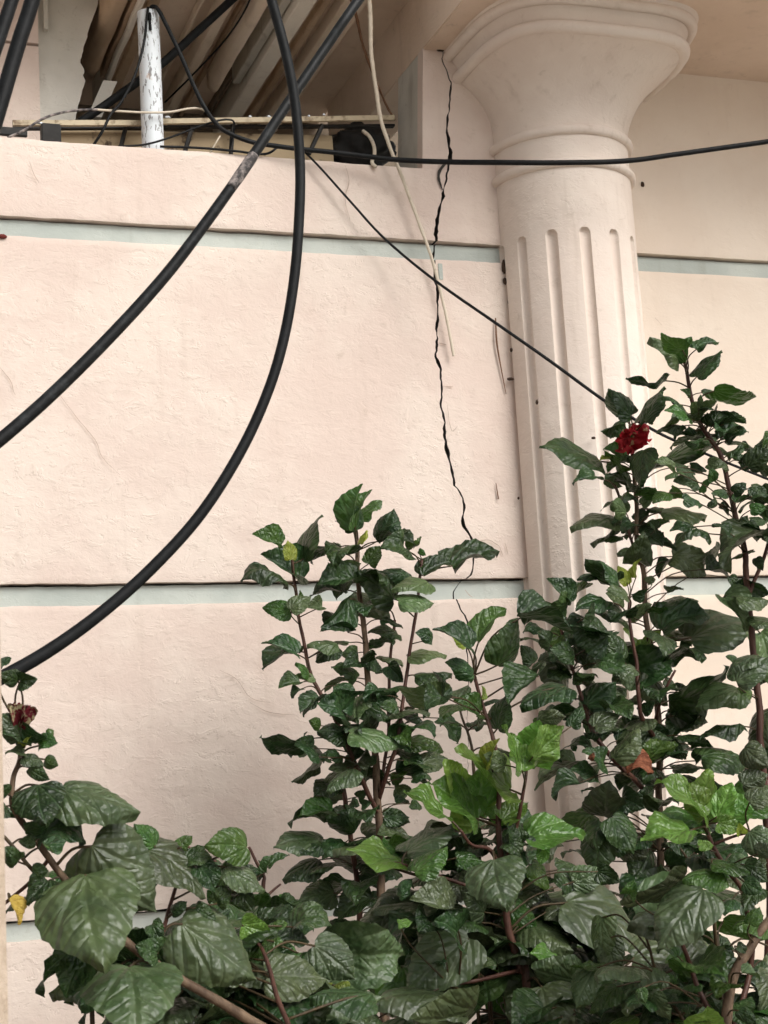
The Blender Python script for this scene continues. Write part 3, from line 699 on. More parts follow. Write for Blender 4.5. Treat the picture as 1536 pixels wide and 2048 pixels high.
class Plant:
    def __init__(s, name, label, base, cat='shrub', group='hibiscus shrubs in front of the wall'):
        s.root = empty(name, base, label, cat, group); s.pts = []; s.rng = random.Random(label); s.nl = 0; s.stems = []
    def stem(s, pts, w0, w1, mat='stem', n=6, wob=0.15):
        """pts: photo pixel x, y and depth Y, from the bottom up; w0, w1 widths in pixels"""
        P = []
        for q in pts: P.append(Vector(q[1:]) if q[0] == 'w' else at(*q))
        C = catmull(P, n); N = len(C)
        C = [p + Vector((noise.noise(p * 14), noise.noise(p * 14 + Vector((9, 0, 0))), 0)) * 0.004 for p in C]
        rad = [0.5 * (w0 + (w1 - w0) * i / (N - 1)) * px_m(C[i].y) for i in range(N)]
        o = tube('stem', C, rad, M[mat], s.root, 7, wob)
        s.stems.append(C); s.pts += C
        return C
    def add_leaf(s, base, d, nrm, L, wsc, kind, style=None, petiole=True, mesh=None, name='leaf'):
        rg = s.rng
        st = style or rg.choice(STYLE[kind]); me = mesh or rg.choice(POOL[st])
        x = d.normalized(); z = nrm - x * nrm.dot(x)
        if z.length < 1e-4: z = Vector((0, 0, 1)) - x * x.z
        z.normalize(); y = z.cross(x)
        fl = 1
        Mx = Matrix.Identity(4)
        for i in range(3):
            Mx[i][0] = x[i] * L; Mx[i][1] = y[i] * L * wsc * fl; Mx[i][2] = z[i] * L; Mx[i][3] = base[i]
        o = bpy.data.objects.new(name, me); COL.objects.link(o)
        fix_parent(o, s.root); o.matrix_basis = Mx
        o.material_slots[0].link = 'OBJECT'; o.material_slots[0].material = LM[kind]
        s.nl += 1
        if petiole:
            best = None; bd = 1e9
            for p in s.pts:
                dd = (p - base).length; dz = p.z - base.z
                c = dd + max(0, dz) * 1.5 + abs(dz + 0.35 * dd) * 0.5
                if c < bd: bd, best = c, p
            r = 0.0011 + 0.006 * L
            mid = best.lerp(base, 0.55) + Vector((0, 0, 0.06 * (best - base).length)) - x * 0.1 * (best - base).length
            P = catmull([best, mid, base + x * L * 0.015], 4)
            V, F = tube_vf(P, [r * 1.25 - 0.25 * r * i / (len(P) - 1) for i in range(len(P))], 5)
            po = mesh_obj('petiole', V, F, M['petiole'], None, smooth=True)
            po.parent = o; po.matrix_parent_inverse = Mx.inverted()
        return o
    def px_leaf(s, bx, by, tx, ty, w, kind, dy=None, style=None, **kw):
        """leaf seen with its base at (bx,by), tip at (tx,ty), w pixels wide"""
        rg = s.rng
        # depth from the stem that lies nearest in the picture
        bp = at(bx, by, s.pts[0].y); best = min(s.pts, key=lambda p: (p.x - bp.x) ** 2 + (p.z - bp.z) ** 2)
        Y = best.y + (rg.uniform(-0.10, 0.03) if dy is None else dy)
        base = at(bx, by, Y); k = px_m(Y)
        Lp = math.hypot(tx - bx, ty - by)
        nat = 0.86
        L3 = max(Lp, min(w / nat, Lp * 1.3)); wsc = min(1.4, max(1.0, w / (nat * L3)))
        dep = math.sqrt(max(0, L3 * L3 - Lp * Lp)) * k
        if dep == 0: dep = Lp * k * rg.uniform(-0.12, 0.3)
        tip = at(tx, ty, base.y - dep * 0.95)
        d = tip - base; L = d.length
        view = to_cam((base + tip) * 0.5)
        face = min(1.0, w / (nat * wsc * L / k))
        if w < nat * L / k * 0.45: face = max(face, 0.3)
        ax = d.normalized(); vperp = (view - ax * view.dot(ax)).normalized(); side = ax.cross(vperp)
        an = math.acos(max(0.25, min(1, face)))
        n1 = vperp * math.cos(an) + side * math.sin(an); n2 = vperp * math.cos(an) - side * math.sin(an)
        nrm = n1 if (n1.z > n2.z) == (rg.random() < 0.85) else n2
        me = None
        return s.add_leaf(base, d, nrm, L, wsc * rg.uniform(0.94, 1.04), kind, style, **kw)
    def fill(s, C, f0, f1, count, lo, hi, kinds, reach=(0.025, 0.075), keep=None, back=0.0):
        rg = s.rng; N = len(C)
        if abs(back) > 0.08:      # a twig of its own behind, rising from the ground, carries these leaves
            i0, i1 = int(f0 * (N - 1)), max(int(f1 * (N - 1)), int(f0 * (N - 1)) + 2)
            T = [C[i] + Vector((0.015 * noise.noise(C[i] * 9), back, 0)) for i in range(i0, min(i1 + 1, N))]
            T = catmull([Vector((T[0].x, T[0].y, 0.05)), T[0] * 0.5 + Vector((T[0].x, T[0].y, 0.05)) * 0.5], 4)[:-1] + T
            tube('stem', T, [0.004 - 0.002 * i / len(T) for i in range(len(T))], M['petiole'], s.root, 6); s.pts += T
        for i in range(count):
            for _ in range(8):
                f = (f0 + (f1 - f0) * (i + rg.random()) / count) * (N - 1); a = int(f); p = C[a].lerp(C[min(a + 1, N - 1)], f - a)
                th = i * 2.39996 + rg.uniform(-0.5, 0.5)
                h = Vector((math.cos(th), math.sin(th), 0))
                base = p + h * rg.uniform(*reach) + Vector((0, back, rg.uniform(0.0, 0.04)))
                if keep is None or keep(*proj(base + h * 0.03)): break
            else: continue
            d = h * 1.0 + Vector((rg.uniform(-.4, .4), rg.uniform(-.4, .4), rg.uniform(-0.7, 0.35)))
            nrm = Vector((0, 0, 1)) + h * rg.uniform(0.1, 0.9) + Vector((rg.uniform(-.4, .4), -rg.uniform(0, 0.7), 0))
            s.add_leaf(base, d, nrm, rg.uniform(lo, hi), rg.uniform(0.85, 1.1), rg.choice(kinds))

    def scatter(s, n, x0, x1, y0, y1, lo, hi, kinds, dy=(-0.05, 0.25), keep=None):
        rg = s.rng
        for i in range(n):
            bx = x0 + (x1 - x0) * ((i * 0.618034 + rg.random() * 0.2) % 1.0); by = y0 + (y1 - y0) * (i + rg.random()) / n
            if keep and not keep(bx, by): continue
            a = rg.uniform(-0.5, 1.6) if rg.random() < 0.5 else math.pi - rg.uniform(-0.5, 1.6)
            L = rg.uniform(lo, hi)
            s.px_leaf(bx, by, bx + L * math.cos(a), by + L * math.sin(a), L * rg.uniform(0.5, 0.95), rg.choice(kinds), rg.uniform(*dy))
CROP = {'3': (768, 400, 2.0), '4': (400, 900, 2.194), '5': (900, 1000, 2.415), '6': (0, 1300, 2.56), '7': (500, 1450, 2.56), '8': (1000, 1450, 2.866),
        '9': (1180, 620, 4.267), 'a': (1200, 1050, 4.551), 'b': (560, 1200, 4.518), 'c': (1150, 1780, 3.979), 'e': (480, 1780, 4.042)}
def leaves(plant, crop, txt, dy=None):
    ox, oy, sc = CROP[crop]
    for ln in txt.split(';'):
        f = ln.split()
        if not f: continue
        bx, by, tx, ty, w = [float(v) for v in f[:5]]
        kind = f[5]; st = {'c': 'curl', 'f': 'flat', 'v': 'fold', 'o': 'lobed', 'r': 'ruffle'}.get(f[6]) if len(f) > 6 else None
        plant.px_leaf(ox + bx / sc, oy + by / sc, ox + tx / sc, oy + ty / sc, w / sc, kind, dy, st)

def W(x, y, Y): return at(x, y, Y)
def foot(x, y, Y, dx=0.0):
    p = at(x, y, Y); return ('w', p.x + dx, p.y, 0.0)

# ---- narrow shrub in the middle
yM = -0.55
b = at(770, 2048, yM)
MID = Plant('hibiscus_shrub', 'tall narrow hibiscus shrub in the middle, left of the crack', (b.x, yM, 0))
m1 = MID.stem([foot(770, 2048, yM), (770, 2048, yM), (767, 1900, yM), (762, 1780, yM), (757, 1640, yM), (752, 1520, yM), (747, 1460, yM), (735, 1360, yM), (728, 1255, yM), (717, 1175, yM), (714, 1090, yM), (710, 1058, yM)], 20, 8, 'wood')
m2 = MID.stem([(757, 1630, yM), (725, 1560, yM - .03), (690, 1480, yM - .04), (664, 1420, yM - .05), (640, 1385, yM - .05), (620, 1340, yM - .05), (603, 1265, yM - .05), (591, 1175, yM - .05), (583, 1105, yM - .05)], 10, 6)
m3 = MID.stem([(759, 1600, yM), (775, 1540, yM - .05), (793, 1490, yM - .06), (802, 1420, yM - .06), (810, 1370, yM - .06), (828, 1250, yM - .06), (838, 1185, yM - .06), (844, 1120, yM - .06)], 9, 6)
m4 = MID.stem([(718, 2048, yM + .08), (719, 1890, yM + .08), (719, 1800, yM + .08), (705, 1700, yM + .06), (690, 1600, yM + .05), (683, 1530, yM + .05)], 13, 9)
m5 = MID.stem([(756, 1600, yM), (768, 1540, yM + .04), (776, 1460, yM + .05), (780, 1330, yM + .05), (790, 1240, yM + .05)], 8, 6)
leaves(MID, '4', '''680 340 712 146 60 k v;690 340 755 172 50 k v;700 300 800 222 70 k;680 345 592 312 60 d v;690 350 640 215 110 d f;455 480 535 283 85 d;345 425 228 370 55 k;
400 480 385 395 60 n f;410 440 437 395 22 k;430 580 265 458 75 d v;365 580 178 575 26 d;700 410 732 350 28 n;800 390 852 255 110 d f;905 440 790 430 125 d c;740 500 790 420 85 k;905 430 972 380 40 k;960 440 992 462 42 k;
980 550 1108 490 60 d;1105 510 1316 445 78 d;850 655 690 530 155 d f;1000 580 838 612 85 u f;930 560 790 538 75 d;690 580 512 600 75 d v;690 520 560 510 50 u;650 560 640 632 42 d;395 710 274 690 95 k f;
405 690 440 612 52 k;400 700 487 642 85 u f;535 690 464 690 55 u;645 650 530 780 92 d v;820 690 616 690 112 u f;870 660 1028 672 72 u;870 810 735 800 85 d c;650 800 525 798 34 d;600 850 468 852 52 u;
425 895 268 850 92 d v;420 890 275 965 50 d v;440 1020 344 1045 48 d;440 1050 400 1090 40 d;480 990 420 930 32 k;500 1000 415 990 44 u;600 860 505 930 85 d;690 890 618 900 62 u;915 905 1085 902 64 u f;1020 830 945 800 72 d;
690 1000 575 950 85 d c;680 1080 585 1050 92 d c;830 950 892 1020 85 d v;760 1090 872 1080 85 d;510 1090 452 1172 62 d c;620 1150 510 1110 112 d c;940 1140 893 1145 40 k;700 1120 838 1190 90 d;960 1185 915 1185 32 d;
1048 1175 1132 1290 72 d c;530 1210 478 1185 52 k;640 1250 512 1235 92 d f;455 1270 264 1258 82 d c;490 1310 420 1275 52 d;1050 1290 908 1290 64 k''')
leaves(MID, 'b', '''310 1440 100 1640 80 y v;350 1420 138 1290 95 d;440 1440 330 1440 105 d;470 1660 318 1760 200 d f;660 1530 418 1725 165 y f;600 1520 440 1520 120 y;780 1590 690 1600 135 d;460 1930 164 1960 145 k v;
870 1460 730 1490 90 d;630 1200 1082 1330 175 u f;1160 1290 1445 1300 160 k f;1050 1100 1150 1190 105 u;1170 1430 1280 1560 135 d v;1270 1480 1520 1430 185 y f;1190 1610 1370 1620 110 d;1040 1700 1192 1712 112 u;1000 1620 1130 1600 125 k;
1050 1840 1180 1850 62 d;1180 1840 1282 1890 92 d;940 1960 1172 1960 185 d f;700 1780 795 1720 105 d;640 1820 720 1860 125 d;740 1850 830 1830 105 d;690 1960 425 1950 175 y f;550 1420 400 1400 165 d;640 1400 770 1370 155 d;
800 560 930 660 130 d c;720 560 560 620 150 d c;760 820 880 920 150 d c;880 900 1060 800 160 d f;1060 960 900 960 140 k f;560 1200 640 1110 110 d''')
leaves(MID, '7', '''490 600 368 692 95 d;540 540 388 480 115 d f;365 610 233 650 72 d;740 640 420 640 115 y f;740 690 540 730 92 d;350 690 163 792 115 d f;430 860 248 900 150 y f;700 480 822 500 105 d;760 550 650 560 82 u;700 980 610 970 85 y;410 1070 580 1050 155 d f;650 1180 762 1205 105 d c''')
leaves(MID, 'e', '''1150 500 1280 680 150 d c;830 520 1080 620 165 d;760 170 840 205 95 d;950 450 745 330 225 k f;900 770 1112 720 92 u f;1060 190 1192 262 112 u f''')
nokeep = lambda x, y: 590 < x < 860
MID.fill(m1, 0.42, 0.60, 13, 0.07, 0.12, 'dddy', keep=lambda x, y: 600 < x < 870)
MID.fill(m1, 0.60, 0.92, 15, 0.06, 0.10, 'ddddu', keep=lambda x, y: 655 < x < 830)
MID.fill(m2, 0.05, 0.55, 6, 0.06, 0.10, 'dddk', keep=lambda x, y: 600 < x < 800)
MID.fill(m3, 0.1, 0.7, 7, 0.06, 0.10, 'ddk', keep=lambda x, y: 660 < x < 860)
MID.fill(m4, 0.35, 1.0, 18, 0.07, 0.12, 'dddy', keep=lambda x, y: 610 < x < 800)

# ---- left foreground shrub
yL = -2.55
b = at(560, 2200, yL)
LEFT = Plant('hibiscus_shrub', 'large-leaved dusty hibiscus in the left foreground, with a striped red and cream bud', (b.x + 0.1, yL, 0))
l1 = LEFT.stem([foot(830, 2300, yL, 0.02), (830, 2420, yL), (790, 2270, yL), (700, 2170, yL), (600, 2102, yL), (508, 2046, yL), (449, 2011, yL), (371, 1964, yL), (320, 1933, yL), (265, 1897, yL), (190, 1830, yL), (129, 1757, yL), (78, 1690, yL), (39, 1636, yL), (24, 1605, yL), (28, 1558, yL), (43, 1519, yL), (41, 1458, yL)], 24, 8, 'wood')
l2 = LEFT.stem([(300, 1920, yL), (330, 1850, yL + .08), (352, 1780, yL + .1), (362, 1740, yL + .1), (310, 1695, yL + .1)], 9, 5)
l3 = LEFT.stem([(100, 1715, yL), (64, 1757, yL + .02), (20, 1797, yL + .04), (-40, 1850, yL + .05)], 8, 6)
l4 = LEFT.stem([(600, 2102, yL), (570, 2040, yL + .05), (550, 1970, yL + .1), (525, 1900, yL + .15), (490, 1860, yL + .2)], 12, 6)
leaves(LEFT, '6', '''110 440 -10 325 125 y f;110 400 248 445 82 d;130 490 8 425 52 d;125 495 178 430 44 n;125 530 25 525 54 y;120 550 228 592 72 y;200 490 298 478 64 k;230 560 296 592 72 k;150 600 255 665 95 d;
195 690 235 892 260 d f;320 715 722 828 205 y f;130 920 245 900 66 d;180 980 92 980 72 d;200 970 442 995 95 d;95 1085 22 1010 110 d;165 1130 252 1130 80 d;250 1180 135 1305 125 d;
470 1000 805 1345 390 y f;740 1020 1055 1272 230 y f;440 1150 530 1620 560 y f;930 1400 1318 1690 360 y f;660 1620 700 1995 560 y f;430 1500 245 1640 210 d v;440 1560 335 1785 180 d v;
790 1005 685 888 115 k f;930 1010 985 950 60 k;950 1080 1088 1060 80 d c;1010 1100 1100 1240 110 d c;95 155 0 120 100 d;100 160 192 150 90 d;1265 1010 1052 1000 205 k f;
1160 1110 1362 1232 125 y f;940 1180 1018 1125 72 k;1240 1410 1395 1450 130 g r;1280 1580 1420 1460 105 k v;810 1550 690 1510 120 d;780 1400 830 1500 90 d;1000 1320 1110 1380 110 d;880 1350 960 1290 90 d;1110 1300 1180 1220 90 d;1230 1240 1300 1340 110 d c;
-20 80 60 40 60 d;40 740 -20 700 100 d;30 800 -30 850 110 d''', -0.02)
leaves(LEFT, '6', '''1050 1400 1180 1330 120 d;850 1640 1010 1600 150 d;950 1660 900 1800 160 d;1110 1650 1180 1800 190 d f;900 1750 1040 1860 200 y;1330 1860 1180 1780 180 d;700 1700 600 1800 240 d;1180 1850 1330 1990 240 y;1000 1880 1100 1990 260 d''', 0.32)
leaves(LEFT, 'e', '''110 410 95 258 205 g r;295 370 108 545 115 k f;260 330 392 268 75 k;430 300 745 300 145 d;300 420 565 420 125 d;220 690 712 722 385 y f;600 450 935 725 335 y f;1060 850 560 860 190 d f''', 0.02)
dead = LEFT.px_leaf(18, 1800, 38, 1850, 22, 'l', -0.05, 'fold'); dead['label'] = 'withered yellow leaf hanging by the near wall'
LEFT.fill(l1, 0.1, 0.45, 40, 0.07, 0.12, 'dddy', (0.02, 0.10), keep=lambda x, y: y > 1890 and x > 130, back=0.26)
LEFT.fill(l1, 0.55, 0.85, 10, 0.04, 0.07, 'ddk', (0.01, 0.04), keep=lambda x, y: x < 150, back=0.26)
LEFT.fill(l4, 0.0, 0.9, 22, 0.06, 0.10, 'ddy', (0.02, 0.08), keep=lambda x, y: 380 < x < 660 and y > 1850, back=0.26)

# ---- small sprig shrub between them
yS = -0.8
b = at(525, 2048, yS)
SPR = Plant('hibiscus_shrub', 'low thin hibiscus sprig between the left shrub and the middle shrub', (b.x, yS, 0))
s1 = SPR.stem([foot(525, 2048, yS), (525, 2048, yS), (524, 1900, yS), (526, 1840, yS), (527, 1770, yS), (528, 1752, yS), (512, 1722, yS), (497, 1694, yS)], 12, 5)
s2 = SPR.stem([(526, 1835, yS), (505, 1800, yS), (480, 1770, yS - .05), (450, 1760, yS - .08), (400, 1760, yS - .1)], 6, 5)
s3 = SPR.stem([(526, 1800, yS), (548, 1780, yS), (562, 1768, yS)], 6, 4)
s4 = SPR.stem([(480, 1770, yS - .05), (440, 1730, yS - .05), (390, 1700, yS - .05), (362, 1690, yS - .05)], 6, 4)
leaves(SPR, '6', '''1375 1110 1482 1050 62 k v;1345 1160 1325 1075 26 d;1360 1140 1390 1060 40 k;1280 1200 1200 1150 90 d;1310 1300 1400 1330 60 d;1240 1290 1170 1330 90 k;920 1020 960 950 60 k;1060 1090 960 1060 80 d c;1100 1230 1010 1120 110 d c;1190 1120 1290 1200 90 y f;1120 1290 1060 1230 90 k''')
SPR.fill(s2, 0.1, 1.0, 18, 0.05, 0.09, 'ddk', (0.01, 0.05), keep=lambda x, y: y > 1730 and x < 500)
SPR.fill(s1, 0.3, 0.62, 20, 0.06, 0.10, 'ddk', (0.02, 0.06), keep=lambda x, y: y > 1800)

# ---- centre shrub with the bright young leaves
yC = -1.7
b = at(1060, 2100, yC)
CEN = Plant('hibiscus_shrub', 'hibiscus in the right centre foreground with bright young lobed leaves', (b.x, yC, 0))
c1 = CEN.stem([foot(1060, 2100, yC), (1060, 2048, yC), (1043, 1945, yC), (1020, 1872, yC), (1010, 1810, yC), (1004, 1720, yC), (998, 1640, yC), (996, 1560, yC), (990, 1497, yC), (966, 1414, yC + .02), (948, 1350, yC + .02)], 19, 7)
c2 = CEN.stem([(1010, 1735, yC), (1035, 1650, yC - .03), (1045, 1590, yC - .05), (1055, 1522, yC - .05)], 10, 6)
c3 = CEN.stem([(1008, 1750, yC), (980, 1700, yC - .05), (945, 1690, yC - .08), (920, 1660, yC - .1)], 9, 6)
c4 = CEN.stem([(1012, 1800, yC), (930, 1770, yC), (870, 1750, yC), (810, 1730, yC), (790, 1725, yC)], 8, 5)
c5 = CEN.stem([(1040, 1940, yC), (960, 1960, yC - .05), (900, 1970, yC - .05)], 9, 6)
leaves(CEN, '4', '''1190 870 1018 790 115 d v;1168 852 1088 775 65 n f;1222 840 1346 698 74 k v;1200 985 1075 930 110 d c;1068 1080 868 1045 135 u f;1060 1085 985 1140 90 d;1062 1080 1020 968 42 d v;1215 1170 1110 1100 52 k v;1235 1090 1235 1030 22 n''')
leaves(CEN, '5', '''385 1262 430 1062 250 g o;350 1310 258 1085 95 g r;400 1240 548 1090 120 g r;290 1400 38 1185 135 g r;230 1105 290 930 125 d f;430 850 282 985 95 d v;558 900 335 995 115 d f;430 1060 562 1048 95 y f;585 1095 642 1000 95 d;232 800 330 568 145 d f;335 570 592 650 85 d v;400 790 345 700 85 d;265 1280 162 1230 92 u f;200 1290 240 1150 30 n''')
leaves(CEN, '7', '''1160 480 905 300 150 g r;1165 470 1180 200 160 g r;1420 195 1330 40 130 g r;1420 195 1500 120 120 g o;1160 480 1010 175 255 g r;990 460 785 340 85 g r;1290 485 1425 395 115 g r;1290 485 1195 430 85 g r;800 650 1068 500 140 y f;780 705 492 640 85 g r;840 750 1012 620 135 k f;1060 680 1205 700 95 k f;1250 690 1310 940 325 y f;1030 960 815 895 95 y v;760 880 832 790 84 d;760 1020 832 1010 55 g;
1120 1090 800 1375 350 y f;1150 1450 825 1505 185 y f;1060 1400 600 1420 150 y f;660 1500 470 1520 120 y;1060 1080 940 1000 160 d;920 1000 860 1060 150 d c;1200 960 1100 860 170 y f;1330 930 1480 1050 150 k f''')
leaves(CEN, '8', '''165 640 485 640 195 g r;180 800 285 955 125 k f;250 700 230 800 90 g;380 1015 852 1300 345 y f;330 1330 168 1310 85 g r;240 1500 310 1800 430 y f;700 1420 488 1562 185 y f;580 1640 930 1720 220 y f;380 1040 250 1120 110 y;100 700 40 560 120 d;20 680 120 760 90 d;420 900 600 830 170 y;330 830 560 950 170 d f;560 840 690 900 130 d c''')
CEN.fill(c1, 0.42, 0.72, 40, 0.06, 0.11, 'dddy', (0.02, 0.10), keep=lambda x, y: y > 1640 and 880 < x < 1140, back=0.12)
CEN.fill(c1, 0.05, 0.42, 46, 0.08, 0.13, 'ddyy', (0.02, 0.14), keep=lambda x, y: y > 1760, back=0.12)
CEN.fill(c4, 0.1, 1.0, 14, 0.05, 0.09, 'dky', (0.01, 0.05), keep=lambda x, y: y > 1690 and x > 770, back=0.12)
CEN.fill(c5, 0.1, 1.0, 16, 0.06, 0.11, 'ddy', (0.02, 0.08), keep=lambda x, y: y > 1830, back=0.12)
CEN.fill(c1, 0.78, 0.92, 8, 0.05, 0.08, 'dky', (0.02, 0.05), keep=lambda x, y: 900 < x < 1080, back=0.12)
lf = LEFT.px_leaf(655, 2036, 683, 2024, 26, 'l', 0.1, 'fold'); lf['label'] = 'fallen pale yellow petal-like leaf'

# ---- flowering shrub behind, in front of the column
yF = -0.75
b = at(1310, 2048, yF)
FLO = Plant('hibiscus_shrub', 'hibiscus shrub before the column carrying the wilted red flower', (b.x, yF, 0))
f1 = FLO.stem([foot(1330, 2048, yF), (1330, 2048, yF), (1325, 1850, yF), (1320, 1640, yF), (1319, 1500, yF), (1314, 1400, yF), (1300, 1290, yF), (1291, 1226, yF), (1287, 1150, yF), (1275, 1080, yF), (1274, 1010, yF), (1268, 940, yF), (1263, 880, yF), (1261, 850, yF)], 17, 7, 'wood')
f2 = FLO.stem([(1319, 1490, yF), (1285, 1440, yF - .08), (1277, 1400, yF - .1), (1275, 1340, yF - .1), (1266, 1290, yF - .1), (1258, 1240, yF - .1), (1258, 1200, yF - .1)], 11, 6)
f3 = FLO.stem([(1320, 1620, yF), (1270, 1560, yF - .06), (1232, 1525, yF - .08), (1190, 1470, yF - .08), (1168, 1415, yF - .08), (1150, 1350, yF - .08), (1130, 1290, yF - .08), (1115, 1230, yF - .08)], 12, 6)
f4 = FLO.stem([(1280, 1130, yF), (1258, 1060, yF), (1240, 1000, yF), (1231, 970, yF)], 7, 5)
f5 = FLO.stem([(1310, 1440, yF), (1330, 1380, yF - .1), (1350, 1340, yF - .12)], 8, 5)
leaves(FLO, '9', '''320 905 150 675 200 d f;270 930 88 1032 125 d v;440 945 632 648 155 d f;490 960 592 850 85 k;290 1285 108 1190 62 k;320 1300 148 1392 92 k;190 1280 78 1290 34 n;130 1440 280 1505 135 u f;
245 1725 262 1588 190 u f;440 1660 540 1590 110 u f;675 1272 1198 1048 175 d f;610 1720 1002 1752 115 u f;400 1800 505 1715 115 d;430 1850 540 1905 115 d;370 1830 262 1905 115 d;300 1780 185 1825 105 d;500 1980 430 1900 100 d;560 1870 500 1800 100 d;860 1330 1000 1375 100 d''')
leaves(FLO, '9', '''455 1195 425 1515 230 d f;345 905 200 690 170 d f;470 950 600 700 140 d f''', -0.10)
leaves(FLO, '3', '''860 1045 623 984 88 d f;960 1085 878 998 42 k;850 1110 752 1135 62 d c''')
leaves(FLO, '5', '''800 85 576 132 105 y f;850 60 790 12 95 u f;800 395 650 285 115 d c;705 360 612 382 42 d;565 500 388 548 135 d c;560 500 465 380 60 d v;580 485 692 408 64 k;580 490 585 440 45 n;760 490 605 530 145 d c;840 480 752 450 85 u f;900 300 940 155 175 y c;855 400 812 318 64 n f;
640 800 742 760 85 d;660 990 805 875 150 d f;700 1095 822 1030 115 y f;760 650 580 600 150 d;700 620 560 690 160 d c;600 760 480 720 110 d;560 820 470 860 100 d;600 700 660 790 120 d c;840 560 770 600 90 d;700 560 640 640 140 d;540 640 440 720 120 k;480 700 420 640 90 d''')
leaves(FLO, 'a', '''340 240 148 260 105 y;270 530 168 368 125 n f;330 470 378 308 52 n v;300 640 478 540 115 d c;430 525 505 490 72 u;290 835 475 720 135 u f;160 565 -5 330 150 d c;250 645 55 590 115 u f;460 765 625 770 62 k;
560 955 1005 840 205 d c;600 745 900 690 155 y f;620 615 760 590 62 d;660 285 970 465 245 y c;640 335 535 490 125 d v;1075 250 918 320 175 y f;960 400 1185 480 125 d;1180 470 1230 592 90 d;830 1025 1435 905 450 y f;825 1015 588 1020 135 u f;805 1085 738 1125 84 d;
372 1192 228 930 125 g r;372 1192 472 1008 115 g r;430 1192 562 958 85 g v;190 1225 55 955 235 d f;240 1340 272 1515 155 u f;320 1312 125 1370 125 y f;420 1320 625 1645 245 y f;595 1400 722 1500 95 y;660 1595 1142 1278 300 d c;1000 1605 1122 1650 120 u;650 1685 985 1800 300 y f;830 1800 618 1965 185 d;410 1762 148 2005 185 y f;430 1800 420 1990 100 d;
380 1700 500 1600 160 d;470 1850 640 1900 150 d c''')
leaves(FLO, '8', '''590 560 545 868 245 d f;640 530 770 745 175 d f;600 525 622 318 285 y f;650 190 795 15 125 y f;820 205 1025 115 130 k f;990 250 1172 240 72 y f;600 240 470 150 110 d;560 300 400 250 100 d;460 330 300 420 110 d c;430 250 200 380 100 y v;880 360 760 420 130 d c;980 100 1050 200 120 d;700 420 830 480 170 d c;860 700 760 900 220 d f;960 800 1090 720 200 d f;700 700 850 760 150 y;1000 1300 1285 1430 230 y f;900 980 760 900 200 d''')
dl = FLO.px_leaf(1252, 1532, 1306, 1548, 30, 'b', -0.12, 'curl'); dl['label'] = 'curled dead brown leaf'
dl = FLO.px_leaf(1180, 1520, 1188, 1505, 16, 'b', -0.1, 'curl'); dl['label'] = 'small dead brown leaf tip'
FLO.fill(f1, 0.30, 0.50, 18, 0.07, 0.12, 'dddy', (0.02, 0.10), keep=lambda x, y: 1130 < x < 1440)
FLO.fill(f1, 0.66, 0.84, 16, 0.06, 0.09, 'dddk', (0.015, 0.05), keep=lambda x, y: 1215 < x < 1330)
FLO.fill(f3, 0.2, 0.98, 28, 0.06, 0.10, 'dddy', (0.02, 0.07), keep=lambda x, y: 1060 < x < 1260)
FLO.fill(f1, 0.1, 0.30, 30, 0.08, 0.12, 'dddy', (0.02, 0.14))

# ---- tall shrub at the right edge
yR = -0.95
b = at(1530, 2048, yR)
RGT = Plant('hibiscus_shrub', 'tallest hibiscus shrub, at the right edge with its tip against the cream wall', (b.x, yR, 0))
r1 = RGT.stem([foot(1545, 2048, yR), (1545, 2048, yR), (1540, 1800, yR), (1530, 1600, yR), (1521, 1480, yR), (1518, 1400, yR), (1506, 1290, yR), (1497, 1200, yR), (1492, 1140, yR), (1487, 1090, yR), (1473, 1042, yR), (1463, 995, yR), (1452, 948, yR), (1438, 906, yR), (1412, 868, yR), (1393, 831, yR), (1384, 800, yR), (1374, 751, yR), (1366, 712, yR)], 18, 8, 'stem')
r2 = RGT.stem([(1497, 1190, yR), (1525, 1120, yR - .02), (1545, 1050, yR - .03), (1560, 960, yR - .03), (1572, 880, yR - .02)], 9, 6)
r3 = RGT.stem([(1530, 1620, yR), (1580, 1500, yR + .05), (1590, 1350, yR + .05), (1585, 1200, yR + .05)], 10, 7)
leaves(RGT, '9', '''790 342 600 200 195 k f;760 445 508 228 92 u f;810 445 872 228 92 k v;905 335 1098 285 85 d c;910 570 1122 340 185 d f;635 602 302 590 115 d;1055 690 1422 742 145 k f;835 745 768 680 18 k;930 835 942 720 52 d;960 705 1052 690 72 d;790 990 565 1052 105 d c;840 935 636 850 42 k;1010 992 1042 900 62 d;1060 972 1185 890 82 d;1030 885 1088 890 50 k;
930 1100 805 1112 74 d;1000 1305 1185 1372 135 u c;1060 1462 1020 1350 115 k;1345 1335 1525 1175 255 d f;1430 1185 1525 1090 95 d c;1210 1262 1305 1150 120 d c;1290 1290 1332 1385 84 d;740 1340 905 1400 105 u f;920 1472 718 1440 135 u f;700 1372 540 1300 74 u;760 1380 638 1455 54 u;
660 1560 528 1642 125 k f;700 1520 832 1600 105 k;800 1620 965 1672 115 d;960 1560 1002 1440 62 k;1060 1600 1008 1685 105 d c;1170 1572 1038 1560 95 d;1220 1562 1335 1480 135 d c;1395 1512 1525 1535 85 u;1380 1592 1525 1580 95 d;1240 1652 1402 1620 42 k;1370 1705 1505 1680 135 k f;1378 1802 1525 1800 105 u f;1000 1905 708 2012 135 d;885 1850 678 1882 92 d;1200 1912 1038 1830 115 d;1260 1882 1345 1750 155 d;1330 1880 1440 1860 90 d;1100 1680 1180 1760 70 d''')
